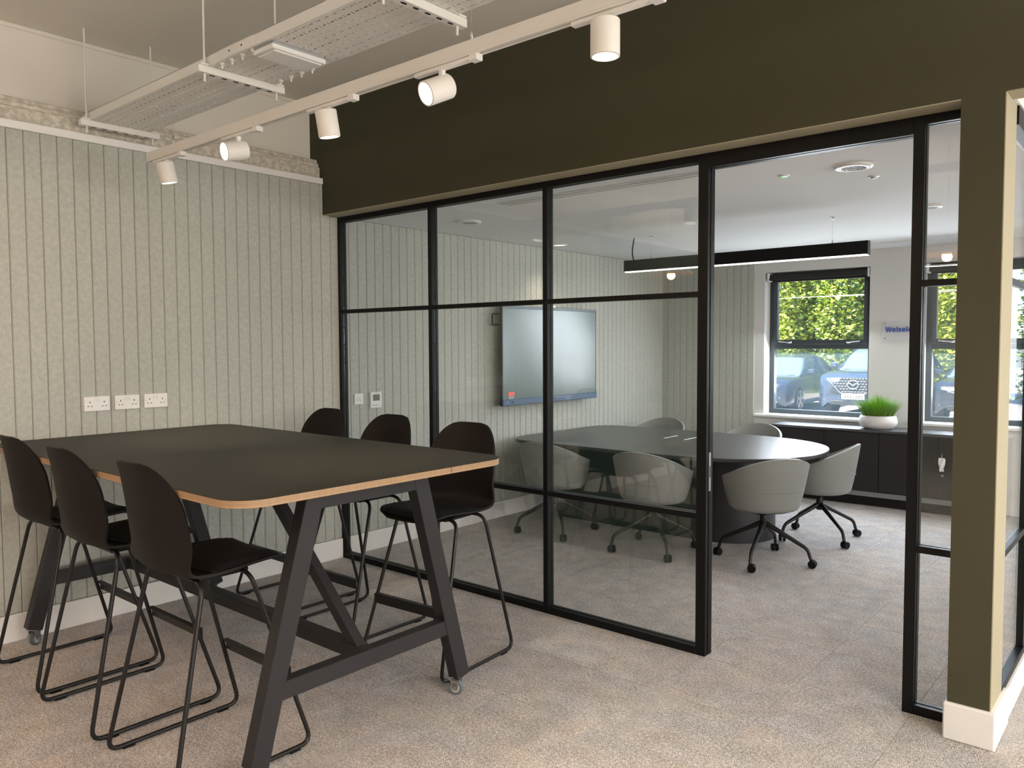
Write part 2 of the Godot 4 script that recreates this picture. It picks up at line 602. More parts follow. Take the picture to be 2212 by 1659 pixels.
func shell() -> void:
	# floor of carpet tiles on a screed
	var f := mb().box(Vector3(-0.2, -0.15, -5.165), Vector3(XE + 0.3, -0.011, ZS + 0.2))
	f.box(Vector3(0.0, -0.011, 4.0), Vector3(7.5, 0.0, ZS))
	f.box(Vector3(7.5, -0.011, BACK), Vector3(XE, 0.0, ZS))
	f.box(Vector3(0.0, -0.011, BACK), Vector3(7.5, -0.0002, -4.5))
	var floor_ := struct("floor", f, M.carpet_0)
	var tile := bx(-0.2494, -0.011, -0.2494, 0.2494, 0.0, 0.2494, 0.0012).done()
	for i in 15:
		for k in 17:
			obj("carpet_tile", tile, M["carpet_%d" % ((i * 7 + k * 5 + (i * k) % 3) % 4)], floor_, Vector3(0.25 + 0.5 * i, 0, 3.75 - 0.5 * k))
	# left wall: masonry, then felt boards
	var l := mb().box(Vector3(-0.35, 0, -5.165), Vector3(-0.011, 2.60, ZS))
	l.box(Vector3(-0.35, 2.60, 0.0), Vector3(-0.011, 2.80, ZS))
	l.box(Vector3(-0.35, 2.80, 0.0), Vector3(-0.146, 3.41, ZS))
	var wl := struct("wall_left", l, M.felt_backing)
	var tall := felt_board(2.645)
	var low := felt_board(2.42)
	var edge := 0.065 + PITCH * 40
	var n := 0
	while edge > BACK + 0.02:
		var mid := edge - PITCH / 2
		obj("felt_board", tall if mid > 0.1 else low, M["felt_%d" % (n % 3)], wl, Vector3(0, 0.152, mid))
		edge -= PITCH
		n += 1
	struct("baseboard_left", mb().box(Vector3(-0.005, 0, 0.002), Vector3(0.018, 0.149, ZS), 0.003).box(Vector3(-0.005, 0, BACK), Vector3(0.018, 0.149, -0.062), 0.003), M.white_paint)
	# concrete beam with a stepped moulding above the boards, and the white trim under it
	var beam := mb().box(Vector3(-0.146, 2.80, 0.131), Vector3(-0.022, 2.925, ZS), 0.004)
	beam.box(Vector3(-0.146, 2.925, 0.131), Vector3(-0.032, 2.955, ZS), 0.006)
	beam.box(Vector3(-0.146, 2.955, 0.131), Vector3(-0.050, 2.985, ZS), 0.006)
	struct("trim_1", beam, M.concrete)
	struct("trim_2", bx(-0.03, 2.798, 0.131, 0.016, 2.842, ZS, 0.003), M.white_paint)
	var up := mb().box(Vector3(-0.146, 2.98, 0.131), Vector3(-0.140, 3.41, ZS))
	up.box(Vector3(-0.140, 3.385, 0.131), Vector3(-0.128, 3.41, ZS), 0.004)
	struct("wall_upper", up, M.soffit_paint)
	# ceilings
	struct("ceiling", mb().box(Vector3(-0.35, 3.41, -5.165), Vector3(XE + 0.3, 3.62, ZS + 0.2)), M.soffit_paint)
	struct("ceiling_meeting_room", bx(0.0, 2.575, BACK, 4.26, 2.70, -0.062), M.white_ceiling)
	struct("ceiling_corridor", bx(4.33, 2.75, BACK, XE, 2.80, 0.0), M.white_ceiling)
	# olive fascia with the pillar; its reveals are painted cream
	var o := mb().box(Vector3(-0.146, 2.578, 0.0), Vector3(XE, 3.41, 0.13))
	o.box(Vector3(4.162, 0, -0.11), Vector3(4.313, 2.578, 0.13))
	var wm := struct("wall_middle", o, M.olive_paint)
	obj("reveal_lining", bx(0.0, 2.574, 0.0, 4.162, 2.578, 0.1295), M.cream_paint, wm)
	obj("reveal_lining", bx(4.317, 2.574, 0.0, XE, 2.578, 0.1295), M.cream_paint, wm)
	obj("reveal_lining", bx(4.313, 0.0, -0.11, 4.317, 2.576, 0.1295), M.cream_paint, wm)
	struct("wall_bulkhead", bx(4.20, 2.578, BACK, 4.33, 3.41, -0.0), M.white_paint)
	struct("baseboard_pillar", bx(4.150, 0, -0.17, 4.337, 0.153, 0.148, 0.006), M.white_paint)
	# window wall
	var b := mb()
	var x := -0.35
	for w in OPENINGS + [[XE + 0.3, XE + 0.3]]:
		b.box(Vector3(x, 0, -5.165), Vector3(w[0], 3.41, BACK))
		if w[0] < XE:
			b.box(Vector3(w[0], 0, -5.165), Vector3(w[1], SILL - 0.03, BACK))
			b.box(Vector3(w[0], HEAD, -5.165), Vector3(w[1], 3.41, BACK))
		x = w[1]
	var wb := struct("wall_back", b, M.wall_white)
	var board := felt_board(2.42)
	for k in 13:
		var p := obj("felt_board", board, M["felt_%d" % ((k + 1) % 3)], wb, Vector3(0.068 + PITCH * (k + 0.5), 0.152, BACK + 0.011))
		p.rotation.y = -PI / 2
	obj("felt_edge", bx(0.0, 0.152, BACK, 0.0675, 2.572, BACK + 0.011), M.felt_0, wb)
	struct("baseboard_back", bx(0.018, 0, BACK, 4.24, 0.149, BACK + 0.018, 0.003), M.white_paint)
	# east and south walls, outside the picture
	var e := mb()
	var z := ZS + 0.2
	for w in EAST:
		e.box(Vector3(XE, 0, w[1]), Vector3(XE + 0.3, 3.41, z))
		e.box(Vector3(XE, 0, w[0]), Vector3(XE + 0.3, SILL, w[1]))
		e.box(Vector3(XE, HEAD, w[0]), Vector3(XE + 0.3, 3.41, w[1]))
		z = w[0]
	e.box(Vector3(XE, 0, -5.165), Vector3(XE + 0.3, 3.41, z))
	struct("wall_right", e, M.wall_white)
	struct("wall_front", bx(-0.35, 0, ZS, XE + 0.3, 3.41, ZS + 0.2), M.wall_white)

# ---------------------------------------------------------------- glazed partition
func frame_bar(b: MB, x0: float, y0: float, x1: float, y1: float, deep := 0.06) -> MB:
	b.box(Vector3(x0, y0, -0.024), Vector3(x1, y1, 0.0), 0.0012)
	b.box(Vector3(x0 + 0.004, y0 + 0.004, -0.036), Vector3(x1 - 0.004, y1 - 0.004, -0.024))
	b.box(Vector3(x0, y0, -deep), Vector3(x1, y1, -0.036), 0.0012)
	return b

func partition() -> void:
	var t := thing("glazed_partition", "black steel framed glass partition of the meeting room under olive wall", "partition")
	var bays := [[0.0, 0.030, 0.978, 1.012], [0.978, 1.012, 1.957, 1.991], [1.957, 1.991, 2.963, 3.018], [3.960, 4.004, 4.141, 4.160]]
	obj("jamb", frame_bar(mb(), 0.001, 0.0, 0.030, 2.574), M.black_metal, t)
	obj("mullion", frame_bar(mb(), 0.978, 0.0, 1.012, 2.574), M.black_metal, t)
	obj("mullion", frame_bar(mb(), 1.957, 0.0, 1.991, 2.574), M.black_metal, t)
	var post := obj("door_post", frame_bar(mb(), 2.963, 0.0, 3.018, 2.574, 0.075), M.black_metal, t)
	obj("door_post", frame_bar(mb(), 3.960, 0.0, 4.004, 2.574, 0.075), M.black_metal, t)
	obj("jamb", frame_bar(mb(), 4.141, 0.0, 4.160, 2.574), M.black_metal, t)
	obj("door_head", frame_bar(mb(), 3.018, 2.502, 3.960, 2.574, 0.075), M.black_metal, t)
	var strike := obj("strike_plate", bx(3.018, 0.86, -0.05, 3.0195, 1.06, -0.03, 0.0004), M.steel, post)
	strike.set_meta("label", "narrow steel strike plate of the door lock")
	obj("latch_hole", bx(3.0188, 0.93, -0.045, 3.0198, 0.99, -0.035), M.hole, post)
	for b in bays:
		var x0: float = b[1]
		var x1: float = b[2]
		obj("head_rail", frame_bar(mb(), x0, 2.536, x1, 2.574), M.black_metal, t)
		obj("bottom_rail", frame_bar(mb(), x0, 0.0, x1, 0.042), M.black_metal, t)
		obj("transom", frame_bar(mb(), x0, 1.858, x1, 1.885), M.black_metal, t)
		obj("transom", frame_bar(mb(), x0, 0.714, x1, 0.744), M.black_metal, t)
		for r in [[0.042, 0.714], [0.744, 1.858], [1.885, 2.536]]:
			obj("pane", bx(x0 - 0.003, r[0] - 0.003, -0.035, x1 + 0.003, r[1] + 0.003, -0.025), M.clear_glass, t)

func side_partition() -> void:
	var t := thing("corridor_glazing", "glass screen on a white upstand beside the cream pillar edge", "partition")
	obj("upstand", bx(4.255, 0.0, BACK, 4.330, 0.135, -0.171, 0.003), M.white_paint, t)
	obj("bottom_rail", bx(4.272, 0.135, BACK, 4.318, 0.165, -0.112, 0.002), M.black_metal, t)
	obj("head_rail", bx(4.265, 2.50, BACK, 4.325, 2.577, -0.112, 0.002), M.black_metal, t)
	var posts := [-0.72, -1.75, -2.78, -3.80]
	var z := -0.112
	for p in posts + [BACK]:
		obj("pane", bx(4.290, 0.162, p + 0.012, 4.300, 2.503, z - 0.012), M.clear_glass, t)
		if p > BACK + 0.1:
			obj("mullion", bx(4.275, 0.165, p - 0.017, 4.315, 2.50, p + 0.017, 0.002), M.black_metal, t)
		z = p
	var cz := -0.112
	for p in posts:
		for y in [0.714, 1.858]:
			obj("transom", bx(4.278, y, p + 0.017, 4.312, y + 0.028, cz - 0.017, 0.002), M.black_metal, t)
		cz = p

# ---------------------------------------------------------------- windows
func window_unit(n: int, x0: float, x1: float) -> void:
	var zf := BACK - 0.15
	var w := x1 - x0
	var b := mb()
	b.box(Vector3(0, SILL, zf - 0.07), Vector3(0.055, HEAD, zf), 0.004)
	b.box(Vector3(w - 0.055, SILL, zf - 0.07), Vector3(w, HEAD, zf), 0.004)
	b.box(Vector3(0.055, SILL, zf - 0.07), Vector3(w - 0.055, SILL + 0.05, zf), 0.004)
	b.box(Vector3(0.055, HEAD - 0.055, zf - 0.07), Vector3(w - 0.055, HEAD, zf), 0.004)
	b.box(Vector3(0.055, 1.555, zf - 0.07), Vector3(w - 0.055, 1.62, zf), 0.004)
	var f := struct("window_%d" % n, b, M.window_grey, Vector3(x0, 0, 0))
	# opening sash above, fixed light below
	var s := mb()
	s.box(Vector3(0.05, 1.605, zf - 0.03), Vector3(0.095, HEAD - 0.05, zf + 0.022), 0.004)
	s.box(Vector3(w - 0.095, 1.605, zf - 0.03), Vector3(w - 0.05, HEAD - 0.05, zf + 0.022), 0.004)
	s.box(Vector3(0.095, 1.605, zf - 0.03), Vector3(w - 0.095, 1.655, zf + 0.022), 0.004)
	s.box(Vector3(0.095, HEAD - 0.10, zf - 0.03), Vector3(w - 0.095, HEAD - 0.05, zf + 0.022), 0.004)
	var sash := obj("sash", s, M.window_grey, f)
	obj("pane", bx(0.092, 1.652, zf - 0.02, w - 0.092, HEAD - 0.097, zf - 0.012), M.window_glass, sash)
	obj("pane", bx(0.053, SILL + 0.048, zf - 0.045, w - 0.053, 1.557, zf - 0.037), M.hazy_glass, f)
	for k in [0.24, w - 0.24]:
		var dirn := -1.0 if k < w / 2 else 1.0
		var h := mb()
		h.box(Vector3(k - 0.02, 1.618, zf + 0.022), Vector3(k + 0.02, 1.642, zf + 0.032), 0.003)
		h.cyl(Vector3(k, 1.63, zf + 0.03), Vector3(k, 1.63, zf + 0.055), 0.008, 8)
		h.bar(Vector3(k - dirn * 0.01, 1.628, zf + 0.056), Vector3(k + dirn * 0.12, 1.642, zf + 0.056), 0.010, 0.016, Vector3(0, 0, 1), 0.003)
		obj("handle", h, M.chrome, sash).set_meta("label", "small chrome lever handle")
	# white lining of the reveal and the board below
	obj("window_sill", mb().box(Vector3(-0.10, SILL - 0.032, zf - 0.07), Vector3(w + 0.10, SILL, BACK + 0.045), 0.006), M.white_paint, f)
	if n <= 2:
		var t := thing("roller_blind", "charcoal roller blind cassette, rolled up, in the window %s" % ("beside the felt wall" if n == 1 else "right of the lettered sign"), "blind", Vector3(x0, 0, 0), 0.0, "roller blinds")
		var zz := BACK - 0.075
		var c := mb()
		for q in [[Vector3(0.045, 2.385, 0), Vector3(w - 0.03, 2.385, 0)]]:
			var y1 := 2.380; var y0 := 2.315
			var a := 0.045; var d := w - 0.03
			# sloped front
			c.quad(Vector3(a, y0, zz + 0.075), Vector3(d, y0, zz + 0.075), Vector3(d, y1, zz + 0.045), Vector3(a, y1, zz + 0.045))
			c.quad(Vector3(a, y1, zz + 0.045), Vector3(d, y1, zz + 0.045), Vector3(d, y1, zz - 0.03), Vector3(a, y1, zz - 0.03))
			c.quad(Vector3(a, y0, zz - 0.03), Vector3(d, y0, zz - 0.03), Vector3(d, y0, zz + 0.075), Vector3(a, y0, zz + 0.075))
			c.quad(Vector3(d, y0, zz - 0.03), Vector3(a, y0, zz - 0.03), Vector3(a, y1, zz - 0.03), Vector3(d, y1, zz - 0.03))
			c.quad(Vector3(a, y0, zz - 0.03), Vector3(a, y0, zz + 0.075), Vector3(a, y1, zz + 0.045), Vector3(a, y1, zz - 0.03))
			c.quad(Vector3(d, y0, zz + 0.075), Vector3(d, y0, zz - 0.03), Vector3(d, y1, zz - 0.03), Vector3(d, y1, zz + 0.045))
		obj("cassette", c, M.charcoal_blind, t)
		obj("bottom_bar", bx(0.07, 2.294, zz - 0.01, w - 0.035, 2.314, zz + 0.03, 0.004), M.charcoal_blind, t)
		obj("end_bracket", bx(0.02, 2.30, zz - 0.03, 0.044, 2.395, zz + 0.07, 0.003), M.white_plastic, t)
		obj("end_bracket", bx(w - 0.029, 2.30, zz - 0.03, w - 0.008, 2.395, zz + 0.07, 0.003), M.white_plastic, t)

func windows() -> void:
	for n in OPENINGS.size():
		window_unit(n + 1, OPENINGS[n][0], OPENINGS[n][1])
	var n := OPENINGS.size() + 1
	for e in EAST:
		var w: float = e[1] - e[0]
		var b := mb()
		b.box(Vector3(XE + 0.12, SILL, e[0]), Vector3(XE + 0.19, HEAD, e[0] + 0.06), 0.004)
		b.box(Vector3(XE + 0.12, SILL, e[1] - 0.06), Vector3(XE + 0.19, HEAD, e[1]), 0.004)
		b.box(Vector3(XE + 0.12, SILL, e[0] + w / 2 - 0.03), Vector3(XE + 0.19, HEAD, e[0] + w / 2 + 0.03), 0.004)
		b.box(Vector3(XE + 0.12, SILL, e[0]), Vector3(XE + 0.19, SILL + 0.06, e[1]), 0.004)
		b.box(Vector3(XE + 0.12, HEAD - 0.06, e[0]), Vector3(XE + 0.19, HEAD, e[1]), 0.004)
		var f := struct("window_%d" % n, b, M.window_grey)
		obj("pane", bx(XE + 0.15, SILL + 0.05, e[0] + 0.05, XE + 0.158, HEAD - 0.05, e[1] - 0.05), M.window_glass, f)
		n += 1

# ---------------------------------------------------------------- services under the ceiling
func holed(b: MB, x0: float, z0: float, x1: float, z1: float, hx: float, hz: float, y0: float, y1: float) -> void:
	# a rectangle of sheet with a rectangular hole in its middle, seen from below and above
	var cx := (x0 + x1) / 2; var cz := (z0 + z1) / 2
	var X := [x0, cx - hx, cx + hx, x1]
	var Z := [z0, cz - hz, cz + hz, z1]
	for i in 3:
		for k in 3:
			if i == 1 and k == 1: continue
			b.quad(Vector3(X[i], y0, Z[k]), Vector3(X[i + 1], y0, Z[k]), Vector3(X[i + 1], y0, Z[k + 1]), Vector3(X[i], y0, Z[k + 1]))
	for q in [[1, 1, 2, 1], [2, 1, 2, 2], [2, 2, 1, 2], [1, 2, 1, 1]]:
		var a := Vector3(X[q[0]], y0, Z[q[1]])
		var c := Vector3(X[q[2]], y0, Z[q[3]])
		b.quad(a, c, c + Vector3(0, y1 - y0, 0), a + Vector3(0, y1 - y0, 0))

func hanger(x: float, label: String) -> void:
	var t := thing("tray_hanger", label, "hanger", Vector3(x, 0, 0), 0.0, "hangers of the cable tray")
	var s := obj("strut", bx(-0.020, 2.866, 1.385, 0.020, 2.899, 1.835, 0.002), M.white_steel, t)
	for k in 6:
		var z := 1.46 + 0.06 * k
		obj("slot", mb().prism(rounded(-0.006, z - 0.014, 0.006, z + 0.014, 0.0055, 3), 2.8652, 2.8662), M.hole, s)
	for z in [1.422, 1.797]:
		obj("rod", mb().cyl(Vector3(0, 2.83, z), Vector3(0, 3.41, z), 0.0052, 8), M.white_steel, t)
		obj("nut", mb().lathe([Vector2(0, 2.838), Vector2(0.009, 2.838), Vector2(0.010, 2.85), Vector2(0.018, 2.858), Vector2(0.018, 2.866), Vector2(0, 2.866)], 10, -1), M.white_steel, t)
		obj("rod_anchor", mb().lathe([Vector2(0, 3.355), Vector2(0.009, 3.355), Vector2(0.009, 3.40), Vector2(0.014, 3.402), Vector2(0.014, 3.41), Vector2(0, 3.41)], 10, -1), M.white_steel, t)
		obj("channel_nut", bx(-0.024, 2.899, 1.392 if z < 1.6 else 1.785, 0.024, 2.908, 1.435 if z < 1.6 else 1.828, 0.002), M.white_steel, t)

func spot(x: float, d: Vector3, label: String) -> void:
	var zt := 1.60
	var t := thing("track_spotlight", label, "spotlight", Vector3(x, 2.645, zt), 0.0, "spotlights on the ceiling track")
	d = d.normalized()
	var ad := mb().box(Vector3(-0.14, -0.016, -0.013), Vector3(0.185, 0.0, 0.013), 0.003)
	ad.box(Vector3(0.150, -0.022, -0.017), Vector3(0.190, 0.004, 0.017), 0.003)
	obj("track_adapter", ad, M.white_plastic, t)
	var down := d.y < -0.8
	obj("stem", mb().box(Vector3(-0.010, -0.040, -0.010), Vector3(0.010, -0.014, 0.010), 0.002), M.white_plastic, t)
	var bY := -d
	var bX := bY.cross(Vector3(0.3, 0.1, 1.0)).normalized()
	var bas := Basis(bX, bY, bX.cross(bY).normalized())
	var piv := Vector3(-0.012, -0.025, 0.006) if down else Vector3(-0.012, -0.036, 0.0)
	var org := piv if down else piv + Vector3(0, -0.044, 0) - d * 0.045
	# smooth side
	var hb := mb()
	hb.lathe([Vector2(0.0458, -0.112), Vector2(0.0458, -0.005)], 36, 2)
	hb.lathe([Vector2(0.0458, -0.005), Vector2(0.043, -0.001), Vector2(0.0, 0.0)], 36, 3)
	hb.lathe([Vector2(0.0405, -0.1135), Vector2(0.0458, -0.112)], 36, 4)
	hb.lathe([Vector2(0.017, -0.065), Vector2(0.0405, -0.1135)], 36, 5)
	var head := obj("lamp_head", hb, M.white_steel, t, org)
	head.basis = bas
	obj("reflector", mb().lathe([Vector2(0.0395, -0.108), Vector2(0.0165, -0.066)], 24, -1), M.reflector, head)
	obj("lamp_lens", mb().lathe([Vector2(0.0, -0.1128), Vector2(0.0402, -0.1128), Vector2(0.0402, -0.1108), Vector2(0.0, -0.1108)], 32, -1), M.lamp_lens, head)
	var l := SpotLight3D.new()
	l.name = "spot"
	l.light_color = Color(1.0, 0.93, 0.82)
	l.light_energy = 1.6
	l.light_size = 0.04
	l.spot_angle = 32.0
	l.spot_angle_attenuation = 1.0
	l.spot_range = 15.0
	l.shadow_enabled = true
	t.add_child(l)
	l.position = org + d * 0.117
	l.look_at_from_position(l.global_position, l.global_position + d, Vector3(0.1, 0.2, 1))

func ceiling_services() -> void:
	# perforated cable tray
	var t := thing("cable_tray", "long white perforated cable tray hung below the ceiling", "cable tray", Vector3(0, 2.90, 0))
	var x1 := 4.6
	var b := mb()
	for r in 8:
		var z := 1.44 + 0.0425 * r
		var c := 0
		var x := 0.0
		while x < x1 - 0.01:
			if (c + r) % 2 == 0: holed(b, x, z, x + 0.031, z + 0.0425, 0.0115, 0.0033, 0.0, 0.0015)
			else: holed(b, x, z, x + 0.021, z + 0.0425, 0.0032, 0.0095, 0.0, 0.0015)
			x += 0.031 if (c + r) % 2 == 0 else 0.021
			c += 1
	for r in 8:
		var z := 1.44 + 0.0425 * r
		b.quad(Vector3(0, 0.0016, z + 0.006), Vector3(0, 0.0016, z + 0.0001), Vector3(x1, 0.0016, z + 0.0001), Vector3(x1, 0.0016, z + 0.006))
	obj("perforated_base", b, M.white_steel, t)
	for z in [[1.437, 1.4405], [1.7795, 1.783]]:
		obj("side_wall", bx(0, 0.0, z[0], x1, 0.050, z[1], 0.001), M.white_steel, t)
		obj("return_lip", bx(0, 0.047, minf(z[0], z[0] + (0.0 if z[0] > 1.6 else 0.0)) - (0.012 if z[0] > 1.6 else 0.0), x1, 0.050, z[1] + (0.0 if z[0] > 1.6 else 0.012)), M.white_steel, t)
		var plate_z: float = z[1] if z[0] > 1.6 else z[0] - 0.0025
		var cp := obj("coupler_plate", bx(1.52, 0.002, plate_z, 1.80, 0.047, plate_z + 0.0025, 0.0008), M.white_steel, t)
		for k in 2:
			obj("bolt_hole", mb().cyl(Vector3(1.60 + 0.1 * k, 0.026, plate_z - 0.0003), Vector3(1.60 + 0.1 * k, 0.026, plate_z + 0.0030), 0.005, 10), M.hole, cp)
		for k in 4:
			var zz: float = 1.762 if z[0] > 1.6 else 1.458
			obj("coupler_bolt", mb().lathe([Vector2(0, -0.026), Vector2(0.004, -0.026), Vector2(0.005, -0.012), Vector2(0.011, -0.009), Vector2(0.012, 0.0), Vector2(0, 0.0)], 8, -1), M.white_steel, t, Vector3(1.50 + 0.085 * k, 0, zz))
	for k in 9:
		var z := 1.475 + 0.034 * k + (0.005 if k % 2 == 0 else 0.0)
		if k in [2, 6]: continue
		var path := []
		for i in 24:
			path.append(Vector3(0.03 + i * 0.198, 0.0075 + (0.006 if k % 3 == 0 else 0.0), z + 0.006 * sin(i * 0.9 + k)))
		obj("cable", mb().tube(path, 0.0055, 6), [M.white_plastic, M.black_metal, M.grey_plastic, M.black_metal][k % 4], t)
	for k in 16:
		var x := 0.22 + 0.24 * k + 0.05 * sin(k * 2.1)
		var z := 1.47 + 0.275 * fposmod(k * 0.37, 1.0)
		var path := []
		for i in 8:
			var a := PI + PI * i / 7.0
			path.append(Vector3(x + 0.004 * i, 0.002 + 0.011 * sin(a), z + 0.013 * cos(a)))
		obj("cable_tie", mb().tube(path, 0.0014, 5), M.white_plastic, t)
	hanger(0.090, "white tray hanger at the tray end over the felt wall")
	hanger(1.405, "white tray hanger with slotted strut beside the small flat lamp")
	hanger(2.655, "white tray hanger farther from the felt wall")
	# flat emergency lamp under the tray
	var e := thing("emergency_lamp", "small flat white emergency lamp fixed under the cable tray", "lamp", Vector3(1.85, 2.90, 1.64))
	obj("back_plate", bx(-0.068, -0.014, -0.128, 0.068, -0.0005, 0.128, 0.002), M.grey_plastic, e)
	obj("housing", bx(-0.074, -0.034, -0.135, 0.074, -0.014, 0.135, 0.003), M.white_plastic, e)
	obj("diffuser", bx(-0.062, -0.041, -0.120, 0.062, -0.034, 0.120, 0.004), M.white_plastic, e)
	# lighting track on two wires
	var k := thing("lighting_track", "long white ceiling track carrying the spotlights", "track", Vector3(0, 2.645, 1.60))
	var xa := 0.43
	var xb := 5.4
	obj("track_profile", mb().box(Vector3(xa, 0.008, -0.018), Vector3(xb, 0.052, 0.018), 0.0015), M.white_steel, k)
	obj("track_edge", bx(xa, 0.0, 0.008, xb, 0.009, 0.018, 0.001), M.white_steel, k)
	obj("track_edge", bx(xa, 0.0, -0.018, xb, 0.009, -0.008, 0.001), M.white_steel, k)
	obj("end_cap", bx(xa - 0.006, -0.002, -0.019, xa, 0.054, 0.019, 0.002), M.white_plastic, k)
	for x in [0.70, 2.9, 5.0]:
		obj("suspension_wire", mb().cyl(Vector3(x, 0.05, 0), Vector3(x, 0.2545, 0), 0.0008, 5), M.steel, k)
		obj("wire_gripper", mb().lathe([Vector2(0, 0.052), Vector2(0.006, 0.052), Vector2(0.0055, 0.08), Vector2(0.0025, 0.10), Vector2(0, 0.10)], 10), M.steel, k, Vector3(x, 0, 0))
		obj("wire_clip", mb().lathe([Vector2(0, 0.238), Vector2(0.004, 0.238), Vector2(0.008, 0.246), Vector2(0.008, 0.2545), Vector2(0, 0.2545)], 10), M.chrome, k, Vector3(x, 0, 0))
	spot(0.621, Vector3(0.02, -1.0, -0.20), "white cylinder spotlight pointing down at the free end of the track")
	spot(1.348, Vector3(-0.105, -0.235, 0.962), "white cylinder spotlight turned level, second from the track's free end")
	spot(2.061, Vector3(0.02, -1.0, -0.17), "white cylinder spotlight pointing down in the middle of the track")
	spot(2.749, Vector3(-0.206, -0.431, 0.889), "white cylinder spotlight tilted sideways, its ribbed reflector showing, before the olive wall")
	spot(3.483, Vector3(0.0, -1.0, 0.0), "white cylinder spotlight pointing straight down before olive wall, fifth from track end")
	spot(4.195, Vector3(0.0, -1.0, 0.05), "added white cylinder spotlight pointing down, sixth from the track's free end")  # unseen lamp, added to put more light on the floor
	spot(4.905, Vector3(0.0, -1.0, 0.1), "added white cylinder spotlight pointing down, seventh from the track's free end")  # also added beyond the view for floor light
	# black linear lamps over the open floor, like the meeting room one; uplights and unseen corridor pair added to brighten
	for q in [[Vector3(6.3, 2.42, 2.6), PI / 2, "added near the corridor", 9.0, 9.0], [Vector3(2.2, 2.42, 5.4), 0.0, "on the open floor side", 3.5, 11.0], [Vector3(6.3, 2.42, -2.4), PI / 2, "added inside the corridor", 2.5, 2.5]]:
		var p := thing("open_floor_pendant", "black linear pendant lamp lit above and below, %s" % q[2], "lamp", q[0], q[1], "linear pendant lamps of the open floor")
		obj("housing", mb().box(Vector3(-1.2, 0.006, -0.03), Vector3(1.2, 0.094, 0.03), 0.0015), M.black_metal, p)
		obj("led_diffuser", bx(-1.195, 0.0, -0.026, 1.195, 0.006, 0.026), M.led_strip, p)
		obj("led_uplight", bx(-1.195, 0.094, -0.026, 1.195, 0.100, 0.026), M.led_strip, p)
		for x in [-1.0, 1.0]:
			obj("suspension_wire", mb().cyl(Vector3(x, 0.095, 0), Vector3(x, 0.99, 0), 0.0012, 5), M.steel, p)
		for up in [-1.0, 1.0]:
			var l := AreaLight3D.new()
			l.name = "led_light"
			l.area_size = Vector2(2.38, 0.05)
			l.light_color = Color(1.0, 0.96, 0.91)
			l.light_energy = q[4] if up > 0 else q[3]
			l.area_range = 14.0
			l.shadow_enabled = true
			p.add_child(l, true)
			l.position = Vector3(0, 0.108 if up > 0 else -0.008, 0)
			l.rotation = Vector3(PI / 2 * up, 0, 0)
	# wide dish lamps over the seating behind, seen mirrored in the glass
	for q in [[0.57, 3.97, "beside the felt wall"], [1.92, 3.96, "between two others"], [3.27, 3.94, "farthest from the felt wall"]]:
		var p := thing("dish_pendant", "shallow dish pendant lamp with a copper coloured inside, %s" % q[2], "lamp", Vector3(q[0], 2.38, q[1]), 0.0, "dish pendant lamps")
		obj("shade", mb().lathe([Vector2(0.242, 0.0), Vector2(0.25, 0.0), Vector2(0.246, 0.012), Vector2(0.17, 0.055), Vector2(0.06, 0.075), Vector2(0.0, 0.08)], 40), M.white_steel, p)
		obj("copper_lining", mb().lathe([Vector2(0.0, 0.066), Vector2(0.06, 0.062), Vector2(0.165, 0.044), Vector2(0.242, 0.002)], 40), M.copper_lining, p)
		obj("lamp_bulb", mb().lathe([Vector2(0, 0.0), Vector2(0.03, 0.006), Vector2(0.045, 0.03), Vector2(0.03, 0.052), Vector2(0, 0.058)], 20), M.pendant_glow, p)
		obj("flex", mb().cyl(Vector3(0, 0.08, 0), Vector3(0, 1.03, 0), 0.003, 6), M.black_metal, p)
		var l := OmniLight3D.new()
		l.name = "bulb_light"
		l.light_color = Color(1.0, 0.72, 0.45)
		l.light_energy = 0.35
		l.light_size = 0.04
		l.omni_range = 12.0
		l.shadow_enabled = true
		p.add_child(l)
		l.position = Vector3(0, -0.02, 0)

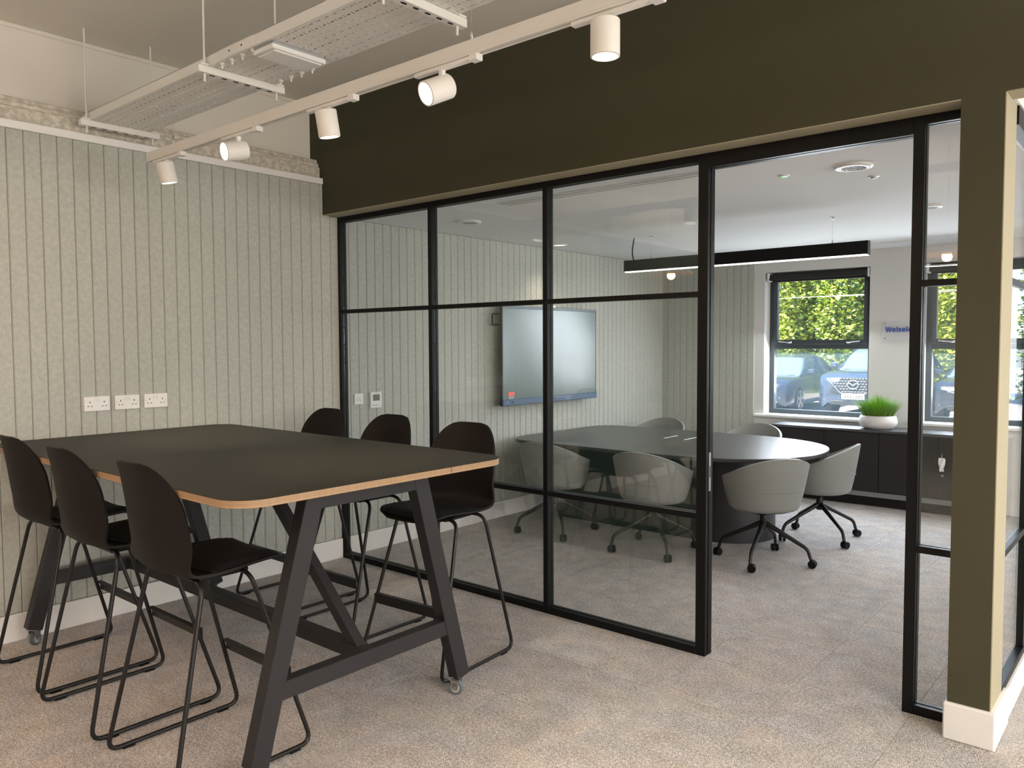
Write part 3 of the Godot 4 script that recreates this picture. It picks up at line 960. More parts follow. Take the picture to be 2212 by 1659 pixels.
# ---------------------------------------------------------------- bar table
func caster(parent: Node, at: Vector3, turn: float) -> void:
	var c := obj("caster", mb().box(Vector3(-0.034, 0.086, -0.030), Vector3(0.034, 0.091, 0.030), 0.001), M.steel, parent, at)
	c.rotation.y = turn
	c.set_meta("label", "chrome swivel caster with a grey wheel")
	var f := mb()
	for s in [-1.0, 1.0]:
		var z: float = 0.0165 * s
		f.quad(Vector3(-0.026, 0.086, z), Vector3(-0.010, 0.030, z), Vector3(0.014, 0.030, z), Vector3(0.024, 0.086, z))
		f.quad(Vector3(-0.026, 0.086, z + 0.0025 * s), Vector3(0.024, 0.086, z + 0.0025 * s), Vector3(0.014, 0.030, z + 0.0025 * s), Vector3(-0.010, 0.030, z + 0.0025 * s))
		f.box(Vector3(-0.011, 0.026, minf(z, z + 0.0025 * s)), Vector3(0.013, 0.060, maxf(z, z + 0.0025 * s)))
		f.box(Vector3(-0.027, 0.068, minf(z, z + 0.0025 * s)), Vector3(0.026, 0.086, maxf(z, z + 0.0025 * s)))
	f.cyl(Vector3(0, 0.035, -0.023), Vector3(0, 0.035, 0.023), 0.006, 10)
	obj("fork", f, M.steel, c)
	var w := mb()
	w.t = Transform3D(Basis(Vector3(1, 0, 0), PI / 2), Vector3(0, 0.035, 0))
	w.lathe([Vector2(0.022, -0.012), Vector2(0.032, -0.012), Vector2(0.035, -0.006), Vector2(0.035, 0.006), Vector2(0.032, 0.012), Vector2(0.022, 0.012)], 28, -1)
	obj("tyre", w, M.rubber_grey, c)
	var u := mb()
	u.t = w.t
	u.lathe([Vector2(0, -0.0125), Vector2(0.0235, -0.0125), Vector2(0.0235, 0.0125), Vector2(0, 0.0125)], 28, -1)
	obj("wheel_hub", u, M.hub_grey, c)
	obj("brake_pedal", mb().bar(Vector3(-0.022, 0.075, 0), Vector3(-0.058, 0.055, 0), 0.020, 0.004, Vector3(0, 0, 1), 0.001).bar(Vector3(-0.02, 0.090, -0.004), Vector3(-0.05, 0.097, -0.004), 0.016, 0.004, Vector3(0, 0, 1), 0.001), M.steel, c)

func bar_table() -> void:
	var t := thing("bar_table", "high dark table with plywood edge and black trestle frame on casters", "table", Vector3(0, 0, 0))
	var poly := rounded(0.030, 0.955, 2.520, 2.333, 0.13, 10)
	obj("table_core", mb().prism(poly, 1.0760, 1.1030, 0.0, 3), M.plywood, t)
	obj("table_top", mb().prism(poly, 1.1030, 1.1050, 0.0008, 3), M.bar_top, t)
	obj("edge_joint", bx(2.5196, 1.077, 1.338, 2.5206, 1.1028, 1.340), M.anthracite, t)
	for xe in [[2.375, -1.0], [0.125, 1.0]]:
		var xo: float = xe[0]
		var xi: float = xo + 0.062 * xe[1]
		var xm := (xo + xi) / 2
		var name_ := "trestle"
		var zt := [1.385, 1.912]
		var zb := [1.123, 2.180]
		for k in 2:
			var leg := obj("leg", mb().bar(Vector3(xm, 0.092, zb[k]), Vector3(xm, 1.074, zt[k]), 0.062, 0.078, Vector3(1, 0, 0), 0.0025), M.anthracite, t)
			leg.set_meta("label", "slanting square black leg")
			caster(t, Vector3(xm - 0.01, 0, zb[k] + (0.012 if k == 0 else -0.012)), 0.4 if xo > 1 else 2.2)
		obj("top_beam", bx(minf(xo, xi) + 0.002, 0.997, 1.37, maxf(xo, xi) - 0.002, 1.0745, 1.93, 0.0025), M.anthracite, t)
		obj("cross_beam", bx(minf(xo, xi) + 0.004, 0.312, 1.22, maxf(xo, xi) - 0.004, 0.380, 2.08, 0.0025), M.anthracite, t)
	obj("stretcher", bx(0.187, 0.322, 1.625, 2.313, 0.380, 1.685, 0.0025), M.anthracite, t)
	obj("brace", mb().bar(Vector3(2.29, 0.36, 1.655), Vector3(1.53, 1.074, 1.655), 0.045, 0.05, Vector3(0, 0, 1), 0.002), M.anthracite, t)
	obj("brace", mb().bar(Vector3(0.21, 0.36, 1.655), Vector3(0.97, 1.074, 1.655), 0.045, 0.05, Vector3(0, 0, 1), 0.002), M.anthracite, t)

# ---------------------------------------------------------------- bar stools
func stool_profile() -> Array:
	var pts := [Vector2(-0.245, 0.752), Vector2(-0.225, 0.768), Vector2(-0.18, 0.777), Vector2(-0.08, 0.774), Vector2(0.03, 0.765), Vector2(0.11, 0.764), Vector2(0.175, 0.774), Vector2(0.218, 0.801), Vector2(0.238, 0.845), Vector2(0.248, 0.90), Vector2(0.258, 0.97), Vector2(0.267, 1.04), Vector2(0.278, 1.11), Vector2(0.289, 1.165), Vector2(0.297, 1.197)]
	var out := []
	for i in pts.size() - 1:
		for k in 3:
			var a: Vector2 = pts[maxi(i - 1, 0)]; var b: Vector2 = pts[i]; var c: Vector2 = pts[i + 1]; var d: Vector2 = pts[mini(i + 2, pts.size() - 1)]
			out.append(b.cubic_interpolate(c, a, d, k / 3.0))
	out.append(pts[pts.size() - 1])
	return out

func make_stool() -> Node3D:
	var t := thing("bar_stool", "", "stool", Vector3.ZERO, 0.0, "dark bar stools around the high table")
	var prof := stool_profile()
	var n := prof.size() - 1
	var lens := [0.0]
	for i in n: lens.append(lens[i] + prof[i].distance_to(prof[i + 1]))
	var total: float = lens[n]
	var shell_pt := func(u: float, v: float, lift: float) -> Vector3:
		# even steps along the profile, finer towards the top
		var s := total * v
		var i := 0
		while i < n - 1 and lens[i + 1] < s: i += 1
		var p: Vector2 = prof[i].lerp(prof[i + 1], clampf((s - lens[i]) / (lens[i + 1] - lens[i]), 0, 1))
		var W := 0.215 + 0.015 * smoothstep(0.0, 0.35, v) - 0.012 * smoothstep(0.7, 1.0, v)
		var R := 0.20
		var Rh := 0.145
		var left := total - s
		var hw := W
		if left < R: hw = W - Rh + Rh * sqrt(maxf(1.0 - pow(1.0 - left / R, 2.0), 0.0))
		var Rf := 0.09
		if s < Rf: hw = W - Rf + sqrt(maxf(Rf * Rf - (Rf - s) * (Rf - s), 0.0))
		var x := (u * 2.0 - 1.0) * hw
		var q := x / 0.225
		var back := smoothstep(0.42, 0.66, v)
		return Vector3(x, p.y + (1.0 - back) * 0.016 * q * q + lift * (1.0 - back), p.x - back * (0.008 + 0.066 * q * q))
	# u runs against x so that du x dv looks up and forward
	obj("shell", mb().sheet(func(u: float, v: float) -> Vector3: return shell_pt.call(1.0 - u, 1.0 - pow(1.0 - v, 1.25), 0.0), 18, 44, 0.011), M.dark_veneer, t)
	obj("seat_pad", mb().sheet(func(u: float, v: float) -> Vector3:
		var p: Vector3 = shell_pt.call(0.5 + (0.5 - u) * 0.90, 0.022 + 0.36 * v, 0.0)
		var e := minf(minf(u, 1.0 - u) * 6.0, minf(v, 1.0 - v) * 7.0)
		return p + Vector3(0, 0.004 + 0.016 * sqrt(clampf(e, 0.0, 1.0)), 0), 16, 16, 0.004), M.black_leather, t)
	for s in [-1.0, 1.0]:
		var path := [Vector3(0.03 * s, 0.742, -0.065), Vector3(0.20 * s, 0.742, -0.075), Vector3(0.275 * s, 0.0135, -0.290), Vector3(0.275 * s, 0.0135, 0.285), Vector3(0.212 * s, 0.742, 0.125), Vector3(0.03 * s, 0.742, 0.10)]
		obj("sled_frame", mb().tube(fillet(path, 0.055, 7), 0.0092, 12), M.black_tube, t)
		for z in [-0.21, 0.20]:
			obj("glide", bx(0.275 * s - 0.009, 0.0, z - 0.025, 0.275 * s + 0.009, 0.008, z + 0.025, 0.002), M.black_metal, t)
	obj("seat_carrier", mb().box(Vector3(-0.15, 0.735, -0.10), Vector3(0.15, 0.752, 0.13), 0.004).box(Vector3(-0.07, 0.715, -0.05), Vector3(0.07, 0.735, 0.07), 0.004), M.black_metal, t)
	var fr := mb().box(Vector3(-0.243, 0.288, -0.222), Vector3(0.243, 0.335, -0.216), 0.001)
	fr.box(Vector3(-0.243, 0.331, -0.222), Vector3(0.243, 0.336, -0.194), 0.001)
	obj("footrest", fr, M.black_tube, t)
	for s in [-1.0, 1.0]:
		obj("rivet", mb().cyl(Vector3(0.222 * s, 0.315, -0.2155), Vector3(0.222 * s, 0.315, -0.2130), 0.006, 8), M.steel, t)
	return t

func stools() -> void:
	var s := make_stool()
	var spots := [
		[0.605, 2.125, 0.0, "dark veneer bar stool next to the felt wall and the sockets, on the open-floor side"],
		[1.250, 2.140, 0.0, "dark veneer bar stool in the middle of the row away from the glass"],
		[1.930, 2.130, 0.0, "dark veneer bar stool beside the slanting trestle leg, its back to the open floor"],
		[0.520, 0.745, PI, "dark veneer bar stool between table and glass, nearest to the felt wall"],
		[1.215, 0.795, PI, "dark veneer bar stool in the middle of the row along the glass"],
		[1.930, 0.855, PI + 0.07, "dark veneer bar stool along the glass, at the table end away from felt wall"]]
	for i in spots.size():
		var q: Array = spots[i]
		if i == 0:
			s.position = Vector3(q[0], 0, q[1])
			s.rotation.y = q[2]
			s.set_meta("label", q[3])
		else:
			copy(s, "bar_stool", Vector3(q[0], 0, q[1]), q[2], q[3])

# ---------------------------------------------------------------- things on the felt wall
func wall_devices() -> void:
	for q in [[1.755, "with both switches level, farthest from the glass"], [1.580, "with one switch tipped, between two others"], [1.406, "with both switches level, nearest to the glass"]]:
		var t := thing("double_socket", "white double wall socket above the bar table, %s" % q[1], "socket", Vector3(0, 1.282, q[0]), 0.0, "double sockets on the felt wall")
		obj("face_plate", bx(0.0, -0.043, -0.073, 0.010, 0.043, 0.073, 0.003), M.white_plastic, t)
		for s in [-1.0, 1.0]:
			var r := obj("rocker_switch", bx(0.009, 0.012, s * 0.010 - 0.0065, 0.0135, 0.036, s * 0.010 + 0.0065, 0.0015), M.white_plastic, t)
			if q[0] == 1.580 and s > 0: r.rotation.z = -0.05
			obj("screw", mb().cyl(Vector3(0.0095, 0.0, s * 0.062), Vector3(0.0108, 0.0, s * 0.062), 0.0032, 10), M.steel, t)
			var c: float = s * 0.040
			obj("pin_hole", bx(0.0098, 0.006, c - 0.0025, 0.0104, 0.015, c + 0.0025), M.hole, t)
			obj("pin_hole", bx(0.0098, -0.016, c - 0.0135, 0.0104, -0.011, c - 0.0065), M.hole, t)
			obj("pin_hole", bx(0.0098, -0.016, c + 0.0065, 0.0104, -0.011, c + 0.0135), M.hole, t)
	var t := thing("light_switch", "white double light switch on felt wall behind the glass", "light switch", Vector3(0, 1.203, -0.176))
	obj("face_plate", bx(0.0, -0.043, -0.043, 0.010, 0.043, 0.043, 0.003), M.white_plastic, t)
	for s in [-1.0, 1.0]:
		obj("rocker_switch", bx(0.009, -0.016, s * 0.012 - 0.009, 0.0145, 0.016, s * 0.012 + 0.009, 0.0025), M.white_plastic, t)
		obj("screw", mb().cyl(Vector3(0.0095, s * 0.033, 0), Vector3(0.0106, s * 0.033, 0), 0.003, 8), M.steel, t)
	t = thing("room_controller", "white air conditioning wall controller with small grey screen", "controller", Vector3(0, 1.187, -0.340))
	obj("body", bx(0.0, -0.064, -0.057, 0.019, 0.064, 0.057, 0.004), M.white_plastic, t)
	obj("display_screen", bx(0.0185, -0.006, -0.034, 0.0197, 0.044, 0.034, 0.0005), M.lcd, t)
	obj("brand_mark", bx(0.0185, 0.052, -0.014, 0.0193, 0.056, 0.012), M.grey_plastic, t)
	for k in 4:
		obj("button", bx(0.0185, -0.046, 0.030 - 0.017 * k, 0.0200, -0.038, 0.040 - 0.017 * k, 0.0006), M.grey_plastic, t)
	obj("button", mb().cyl(Vector3(0.0185, -0.042, -0.045), Vector3(0.0200, -0.042, -0.045), 0.006, 12), M.white_plastic, t)
	# large touch screen
	t = thing("wall_screen", "large dark touch screen hung on the meeting room felt wall", "screen", Vector3(0, 0, -2.49))
	var xf := 0.125
	var w := 0.755
	obj("rear_housing", bx(0.040, 1.13, -w + 0.05, 0.098, 1.90, w - 0.05, 0.01), M.black_metal, t)
	obj("frame", bx(0.085, 1.052, -w, xf - 0.006, 1.978, w, 0.006), M.black_metal, t)
	obj("screen_edge", mb().box(Vector3(xf - 0.012, 1.952, -w), Vector3(xf, 1.978, w), 0.003).box(Vector3(xf - 0.012, 1.10, -w), Vector3(xf, 1.955, -w + 0.016), 0.003).box(Vector3(xf - 0.012, 1.10, w - 0.016), Vector3(xf, 1.955, w), 0.003), M.screen_frame, t)
	obj("screen_panel", bx(xf - 0.010, 1.112, -w + 0.014, xf - 0.003, 1.954, w - 0.014), M.screen_glass, t)
	var bar := obj("control_bar", mb().box(Vector3(xf - 0.014, 1.052, -w), Vector3(xf + 0.006, 1.112, w), 0.004), M.screen_bar, t)
	obj("port", bx(xf + 0.0055, 1.074, w - 0.145, xf + 0.0068, 1.090, w - 0.12), M.hole, bar)
	obj("power_key", bx(xf + 0.0055, 1.080, w - 0.065, xf + 0.0068, 1.087, w - 0.055), M.white_plastic, bar)
	obj("maker_mark", bx(xf + 0.0055, 1.066, -0.27, xf + 0.0065, 1.071, -0.21), M.grey_plastic, bar)
	obj("red_tag", bx(xf - 0.004, 1.142, w - 0.165, xf + 0.002, 1.178, w - 0.075, 0.001), M.red_tag, t).set_meta("label", "small red tag on a clear stand")
	obj("tag_foot", bx(xf - 0.004, 1.112, w - 0.158, xf + 0.0005, 1.142, w - 0.080), M.acrylic, t)
	obj("wall_mount", mb().box(Vector3(0.0, 1.25, -0.30), Vector3(0.042, 1.80, -0.24), 0.002).box(Vector3(0.0, 1.25, 0.24), Vector3(0.042, 1.80, 0.30), 0.002), M.black_metal, t)
	obj("side_handle", mb().tube(fillet([Vector3(0.07, 1.90, w - 0.06), Vector3(0.05, 1.90, w + 0.055), Vector3(0.05, 1.80, w + 0.055), Vector3(0.07, 1.80, w - 0.06)], 0.02, 4), 0.008, 8), M.black_metal, t)
	obj("camera_unit", bx(0.085, 1.978, -0.045, 0.125, 1.998, 0.055, 0.003), M.white_plastic, t)
	# lettered acrylic sign between the windows
	t = thing("wall_sign", "clear acrylic wall sign with blue lettering between the two windows", "sign", Vector3(2.525, 1.64, BACK))
	obj("acrylic_panel", bx(0.0, 0.0, 0.012, 0.345, 0.20, 0.018, 0.0008), M.acrylic, t)
	words("lettering", "Wolseley", 0.066, M.blue_letters, t, Vector3(0.168, 0.112, 0.020), Vector3.ZERO, true, 1.0)
	for x in [0.020, 0.325]:
		for y in [0.025, 0.175]:
			obj("stand_off", mb().cyl(Vector3(x, y, 0.0), Vector3(x, y, 0.021), 0.008, 12), M.chrome, t)

# ---------------------------------------------------------------- meeting room
func make_tub() -> Node3D:
	var t := thing("meeting_chair", "", "chair", Vector3.ZERO, 0.0, "grey tub chairs of the meeting table")
	# the back wraps round +z, the chair looks towards -z
	var top := func(a: float) -> float: return 0.640 + 0.165 * pow(maxf(cos(a * 0.80), 0.0), 1.6)
	var shell_pt := func(u: float, v: float) -> Vector3:
		var amax := lerpf(1.98, 1.80, v)
		var a := (u * 2.0 - 1.0) * amax
		var y: float
		var r: float
		if v < 0.18:
			var s := v / 0.18 * PI / 2
			r = 0.205 + 0.045 * sin(s)
			y = 0.398 + 0.045 * (1.0 - cos(s))
		else:
			var s := (v - 0.18) / 0.82
			y = lerpf(0.443, top.call(a), s)
			r = 0.250 + 0.052 * pow(s, 0.8) + 0.012 * s * maxf(cos(a), 0.0)
		return Vector3(sin(a) * r * 1.04, y, cos(a) * r * 0.97)
	obj("tub_shell", mb().sheet(shell_pt, 40, 20, 0.022), M.tub_grey, t)
	obj("seat_pad", mb().lathe([Vector2(0, 0.392), Vector2(0.20, 0.394), Vector2(0.228, 0.41), Vector2(0.236, 0.44), Vector2(0.226, 0.468), Vector2(0.19, 0.478), Vector2(0, 0.482)], 40), M.black_leather, t)
	obj("rear_seam", mb().tube([Vector3(-0.16, 0.555, 0.232), Vector3(-0.08, 0.555, 0.262), Vector3(0.0, 0.555, 0.2725), Vector3(0.08, 0.555, 0.262), Vector3(0.16, 0.555, 0.232)], 0.0015, 5), M.tub_grey, t)
	obj("seat_carrier", mb().box(Vector3(-0.10, 0.372, -0.10), Vector3(0.10, 0.392, 0.10), 0.004), M.black_metal, t)
	obj("column", mb().lathe([Vector2(0, 0.245), Vector2(0.026, 0.245), Vector2(0.030, 0.26), Vector2(0.027, 0.33), Vector2(0.024, 0.374), Vector2(0, 0.374)], 20), M.black_tube, t)
	for k in 4:
		var a := PI / 4 + PI / 2 * k
		var d := Vector3(sin(a), 0, cos(a))
		var leg := obj("leg", mb().tube(fillet([d * 0.012 + Vector3(0, 0.292, 0), d * 0.10 + Vector3(0, 0.245, 0), d * 0.315 + Vector3(0, 0.135, 0), d * 0.338 + Vector3(0, 0.062, 0)], 0.035, 5), [0.021, 0.019, 0.0185, 0.018, 0.0175, 0.017, 0.0165, 0.0145, 0.014, 0.0135, 0.013, 0.0125, 0.012, 0.012], 10), M.black_tube, t)
		var w := mb()
		var ax := Vector3(cos(a + 0.6 * k), 0, -sin(a + 0.6 * k))
		var tr := Vector3(-ax.z, 0, ax.x)
		var c := d * 0.338 + tr * 0.012 + Vector3(0, 0.0295, 0)
		for s in [-1.0, 1.0]:
			w.tube([c + ax * 0.006 * s, c + ax * 0.009 * s, c + ax * 0.022 * s, c + ax * 0.026 * s], [0.027, 0.0293, 0.0293, 0.024], 20)
		w.bar(c + Vector3(0, 0.004, 0), d * 0.338 + Vector3(0, 0.066, 0), 0.012, 0.022, ax, 0.002)
		obj("caster", w, M.black_metal, leg)
	return t

func meeting_room() -> void:
	# table with one straight and one rounded end
	var t := thing("meeting_table", "dark grey meeting table with one rounded end and drum base", "table")
	var poly := PackedVector2Array()
	var zc := -2.60
	var hw := 0.855
	for k in 33:
		var a := -PI / 2 + PI * k / 32.0
		var cx := pow(absf(cos(a)), 2.0 / 2.25)
		poly.append(Vector2(1.72 + 0.99 * cx, zc + hw * signf(sin(a)) * pow(absf(sin(a)), 2.0 / 2.25)))
	for c in [[0.36, zc + hw - 0.26 - 0.03, PI / 2], [0.36, zc - hw + 0.26 + 0.03, PI]]:
		for k in 9:
			var a: float = c[2] + PI / 2 * k / 8.0
			poly.append(Vector2(c[0] + 0.26 * cos(a), c[1] + 0.26 * sin(a)))
	obj("table_top", mb().prism(poly, 0.722, 0.752, 0.004, 3), M.table_grey, t)
	var base := PackedVector2Array([Vector2(0.40, zc - 0.39), Vector2(1.92, zc - 0.39)])
	for k in range(1, 24):
		var a := -PI / 2 + PI * k / 24.0
		base.append(Vector2(1.92 + 0.39 * cos(a), zc + 0.39 * sin(a)))
	base.append(Vector2(1.92, zc + 0.39))
	base.append(Vector2(0.40, zc + 0.39))
	obj("drum_base", mb().prism(base, 0.0, 0.722, 0.0, 3), M.table_base, t)
	obj("base_joint", bx(1.918, 0.002, zc + 0.3895, 1.922, 0.72, zc + 0.3912), M.hole, t)
	for q in [[1.24, -2.83], [1.445, -2.84]]:
		obj("cable_flap", bx(q[0] - 0.007, 0.7515, q[1] - 0.13, q[0] + 0.007, 0.7535, q[1] + 0.13, 0.0005), M.steel, t)
	# chairs
	var c := make_tub()
	var spots := [
		[2.52, -1.93, atan2(0.79, 0.61), "light grey tub chair in the doorway, before the table's rounded end"],
		[2.600, -2.880, atan2(1.0, -0.12), "light grey tub chair at the tip of the rounded table end, beside cupboard"],
		[1.730, -1.680, 0.06, "light grey tub chair behind the glass, next to the door post"],
		[0.765, -1.690, 0.04, "light grey tub chair behind the glass, next to the felt wall"],
		[0.560, -3.72, PI, "light grey tub chair across the table in the felt wall corner"],
		[1.600, -3.74, PI - 0.05, "light grey tub chair across the table before the window"]]
	for i in spots.size():
		var q: Array = spots[i]
		if i == 0:
			c.position = Vector3(q[0], 0, q[1])
			c.rotation.y = q[2]
			c.set_meta("label", q[3])
		else:
			copy(c, "meeting_chair", Vector3(q[0], 0, q[1]), q[2], q[3])
	# low cupboards under the windows
	var zf := -4.42
	for k in 2:
		var x0 := 1.574 + 1.052 * k
		var u := thing("low_cupboard", "dark brown low cupboard under the windows, %s" % ("nearer to the felt wall" if k == 0 else "with white key tag hanging on its handle"), "cupboard", Vector3(x0, 0, 0), 0.0, "low cupboards under the windows")
		obj("carcass", bx(0.0, 0.115, BACK + 0.02, 1.050, 0.742, zf - 0.020, 0.002), M.cupboard, u)
		obj("bottom_rail", bx(0.0, 0.108, zf - 0.10, 1.050, 0.158, zf - 0.006, 0.002), M.plinth_grey, u)
		obj("plinth", bx(0.0, 0.0, BACK + 0.04, 1.050, 0.108, zf - 0.12), M.cupboard, u)
		for d in 2:
			var a := 0.002 + 0.525 * d
			var door := obj("door", bx(a, 0.162, zf - 0.020, a + 0.521, 0.738, zf, 0.0015), M.cupboard, u)
			var hx := a + (0.487 if d == 0 else 0.034)
			obj("handle", mb().tube(fillet([Vector3(hx, 0.42, zf), Vector3(hx, 0.42, zf + 0.028), Vector3(hx, 0.61, zf + 0.028), Vector3(hx, 0.61, zf)], 0.012, 4), 0.006, 8), M.cupboard, door)
			if d == 1:
				obj("lock", mb().cyl(Vector3(hx, 0.385, zf), Vector3(hx, 0.385, zf + 0.006), 0.012, 16), M.chrome, door)
				obj("keyhole", bx(hx - 0.0015, 0.380, zf + 0.0058, hx + 0.0015, 0.390, zf + 0.0065), M.hole, door)
	var top := thing("cupboard_top", "long dark worktop lying over the low cupboards under the windows", "worktop", Vector3(0, 0, 0))
	obj("slab", bx(1.560, 0.742, BACK + 0.015, 3.690, 0.768, zf + 0.012, 0.002), M.cupboard_top, top)
	# key tag: a crumpled white wrapper hanging on the handle
	var kt := mb()
	kt.sheet(func(a: float, b: float) -> Vector3:
		return Vector3(3.1865 + (a - 0.5) * (0.045 + 0.012 * sin(b * 5.0)) , 0.555 - 0.125 * b, zf + 0.040 + 0.006 * sin(a * 9.0 + b * 7.0) + 0.004 * sin(b * 15.0 + a * 3.0)), 8, 12, 0.003)
	kt.tube([Vector3(3.1865, 0.55, zf + 0.040), Vector3(3.1865, 0.575, zf + 0.037), Vector3(3.1865, 0.59, zf + 0.036)], 0.0015, 5)
	tag(obj("key_tag", kt, M.white_plastic), "crumpled white key tag hanging from a cupboard handle", "key tag")
	# grass in a pot
	var g := thing("potted_grass", "tufted green grass in a round grey-white bowl on the cupboard top", "potted plant", Vector3(2.565, 0.768, -4.598))
	obj("pot", mb().lathe([Vector2(0, 0), Vector2(0.115, 0.0), Vector2(0.150, 0.018), Vector2(0.176, 0.055), Vector2(0.178, 0.085), Vector2(0.165, 0.125), Vector2(0.155, 0.135), Vector2(0.148, 0.130), Vector2(0.150, 0.118), Vector2(0.0, 0.115)], 40), M.pot_glaze, g)
	obj("soil", mb().lathe([Vector2(0.146, 0.112), Vector2(0.14, 0.122), Vector2(0.0, 0.126)], 24), M.soil, g)
	var b := mb()
	b.g = -1
	var r2 := RandomNumberGenerator.new()
	r2.seed = 99
	for i in 1500:
		var a := r2.randf() * TAU
		var q := sqrt(r2.randf())
		var root := Vector3(cos(a) * q * 0.135, 0.12, sin(a) * q * 0.135)
		var lean := q * 0.9 + r2.randf_range(-0.12, 0.22)
		var az := a + r2.randf_range(-0.5, 0.5)
		var out := Vector3(cos(az), 0, sin(az))
		var L := r2.randf_range(0.17, 0.245) * (1.0 - 0.10 * q)
		var side := Vector3(-out.z, 0, out.x) * r2.randf_range(0.0022, 0.0036)
		var p := root
		var dirn := (Vector3.UP * cos(lean * 0.55) + out * sin(lean * 0.55)).normalized()
		var green := Color(0.07 + 0.15 * r2.randf(), 0.16 + 0.20 * r2.randf(), 0.012 + 0.03 * r2.randf())
		b.st.set_color(green)
		for s in 4:
			var w0 := side * (1.0 - s / 4.2)
			var w1 := side * (1.0 - (s + 1) / 4.2)
			var nx := p + dirn * L / 4.0
			b.quad(p - w0, p + w0, nx + w1, nx - w1)
			p = nx
			dirn = (dirn + out * 0.18 * lean - Vector3.UP * 0.10 * lean).normalized()
	var gr := obj("grass_blades", b, M.blade, g)
	gr.set_meta("kind", "stuff")
	# linear pendant over the table
	var p := thing("linear_pendant", "long black linear pendant lamp hanging over the meeting table", "lamp", Vector3(0, 2.27, -2.5))
	obj("housing", mb().box(Vector3(0.957, 0.006, -0.030), Vector3(3.060, 0.105, 0.030), 0.0015), M.black_metal, p)
	obj("led_diffuser", bx(0.960, -0.002, -0.026, 3.057, 0.006, 0.026), M.led_strip, p)
	obj("end_plate", bx(3.060, 0.0, -0.031, 3.063, 0.106, 0.031), M.anthracite, p)
	obj("end_plate", bx(0.954, 0.0, -0.031, 0.957, 0.106, 0.031), M.anthracite, p)
	for x in [1.217, 2.796]:
		obj("suspension_wire", mb().cyl(Vector3(x, 0.105, 0), Vector3(x, 0.30, 0), 0.0009, 5), M.steel, p)
		obj("ceiling_clip", mb().lathe([Vector2(0, 0.285), Vector2(0.006, 0.285), Vector2(0.007, 0.295), Vector2(0.016, 0.298), Vector2(0.016, 0.305), Vector2(0, 0.305)], 12, -1), M.chrome, p, Vector3(x, 0, 0))
		obj("wire_gripper", mb().lathe([Vector2(0, 0.105), Vector2(0.004, 0.105), Vector2(0.003, 0.135), Vector2(0, 0.137)], 8), M.steel, p, Vector3(x, 0, 0))
	obj("power_flex", mb().tube([Vector3(1.04, 0.10, 0), Vector3(1.025, 0.16, 0), Vector3(1.027, 0.22, 0), Vector3(1.045, 0.305, 0)], 0.006, 8), M.black_metal, p)
	for x in [1.48, 2.53]:
		var l := AreaLight3D.new()
		l.name = "led_light"
		l.area_size = Vector2(1.04, 0.05)
		l.light_color = Color(1.0, 0.96, 0.92)
		l.light_energy = 1.0
		l.area_range = 12.0
		l.shadow_enabled = true
		p.add_child(l, true)
		l.position = Vector3(x, -0.006, 0)
		l.rotation = Vector3(-PI / 2, 0, 0)
	# ceiling fittings
	for q in [[3.471, -0.79, "round white ceiling air valve near the door opening", 0.10], [3.474, -2.45, "round white ceiling air valve above the side glass screen", 0.085], [0.604, -0.80, "round white ceiling air valve near the felt wall", 0.095]]:
		var v := thing("air_valve", q[2], "air valve", Vector3(q[0], 2.575, q[1]), 0.0, "round ceiling air valves")
		var R: float = q[3]
		obj("rim", mb().lathe([Vector2(R * 0.62, -0.010), Vector2(R * 0.66, -0.016), Vector2(R * 0.96, -0.013), Vector2(R, -0.004), Vector2(R, 0.0)], 36), M.white_plastic, v)
		for k in 9:
			var a := -0.55 * R + 1.1 * R * k / 8.0
			var half := sqrt(maxf(R * R * 0.40 - a * a, 0.0001))
			obj("fin", bx(a - 0.0022, -0.013, -half, a + 0.0022, -0.001, half), M.grey_plastic, v)
	var dl := thing("downlight", "small lit round ceiling downlight close to the felt wall", "lamp", Vector3(0.25, 2.575, -2.43))
	obj("rim", mb().lathe([Vector2(0.060, -0.006), Vector2(0.066, -0.008), Vector2(0.075, -0.003), Vector2(0.075, 0.0)], 32), M.white_plastic, dl)
	obj("lamp_lens", mb().lathe([Vector2(0, -0.004), Vector2(0.060, -0.004), Vector2(0.060, -0.001), Vector2(0, -0.001)], 32, -1), M.downlight_lens, dl)
	var ol := SpotLight3D.new()
	ol.name = "downlight_spot"
	ol.light_color = Color(1.0, 0.94, 0.84)
	ol.light_energy = 0.8
	ol.light_size = 0.05
	ol.spot_angle = 50.0
	ol.spot_range = 8.0
	ol.shadow_enabled = true
	dl.add_child(ol)
	ol.position = Vector3(0, -0.012, 0)
	ol.rotation = Vector3(-PI / 2, 0, 0)
	var sen := thing("ceiling_sensor", "tiny round ceiling sensor with a green light", "sensor", Vector3(3.093, 2.575, -0.78))
	obj("body", mb().lathe([Vector2(0, -0.008), Vector2(0.022, -0.008), Vector2(0.032, -0.002), Vector2(0.032, 0)], 24), M.white_plastic, sen)
	obj("indicator_light", mb().lathe([Vector2(0, -0.0095), Vector2(0.014, -0.009), Vector2(0.014, -0.007)], 16), M.green_led, sen)
	sen = thing("smoke_detector", "tiny round white ceiling detector next to an air valve", "detector", Vector3(3.472, 2.575, -1.15))
	obj("body", mb().lathe([Vector2(0, -0.014), Vector2(0.012, -0.014), Vector2(0.016, -0.005), Vector2(0.032, -0.003), Vector2(0.032, 0)], 24), M.white_plastic, sen)
	obj("grille", mb().lathe([Vector2(0.0125, -0.012), Vector2(0.0165, -0.007)], 16), M.grey_plastic, sen)
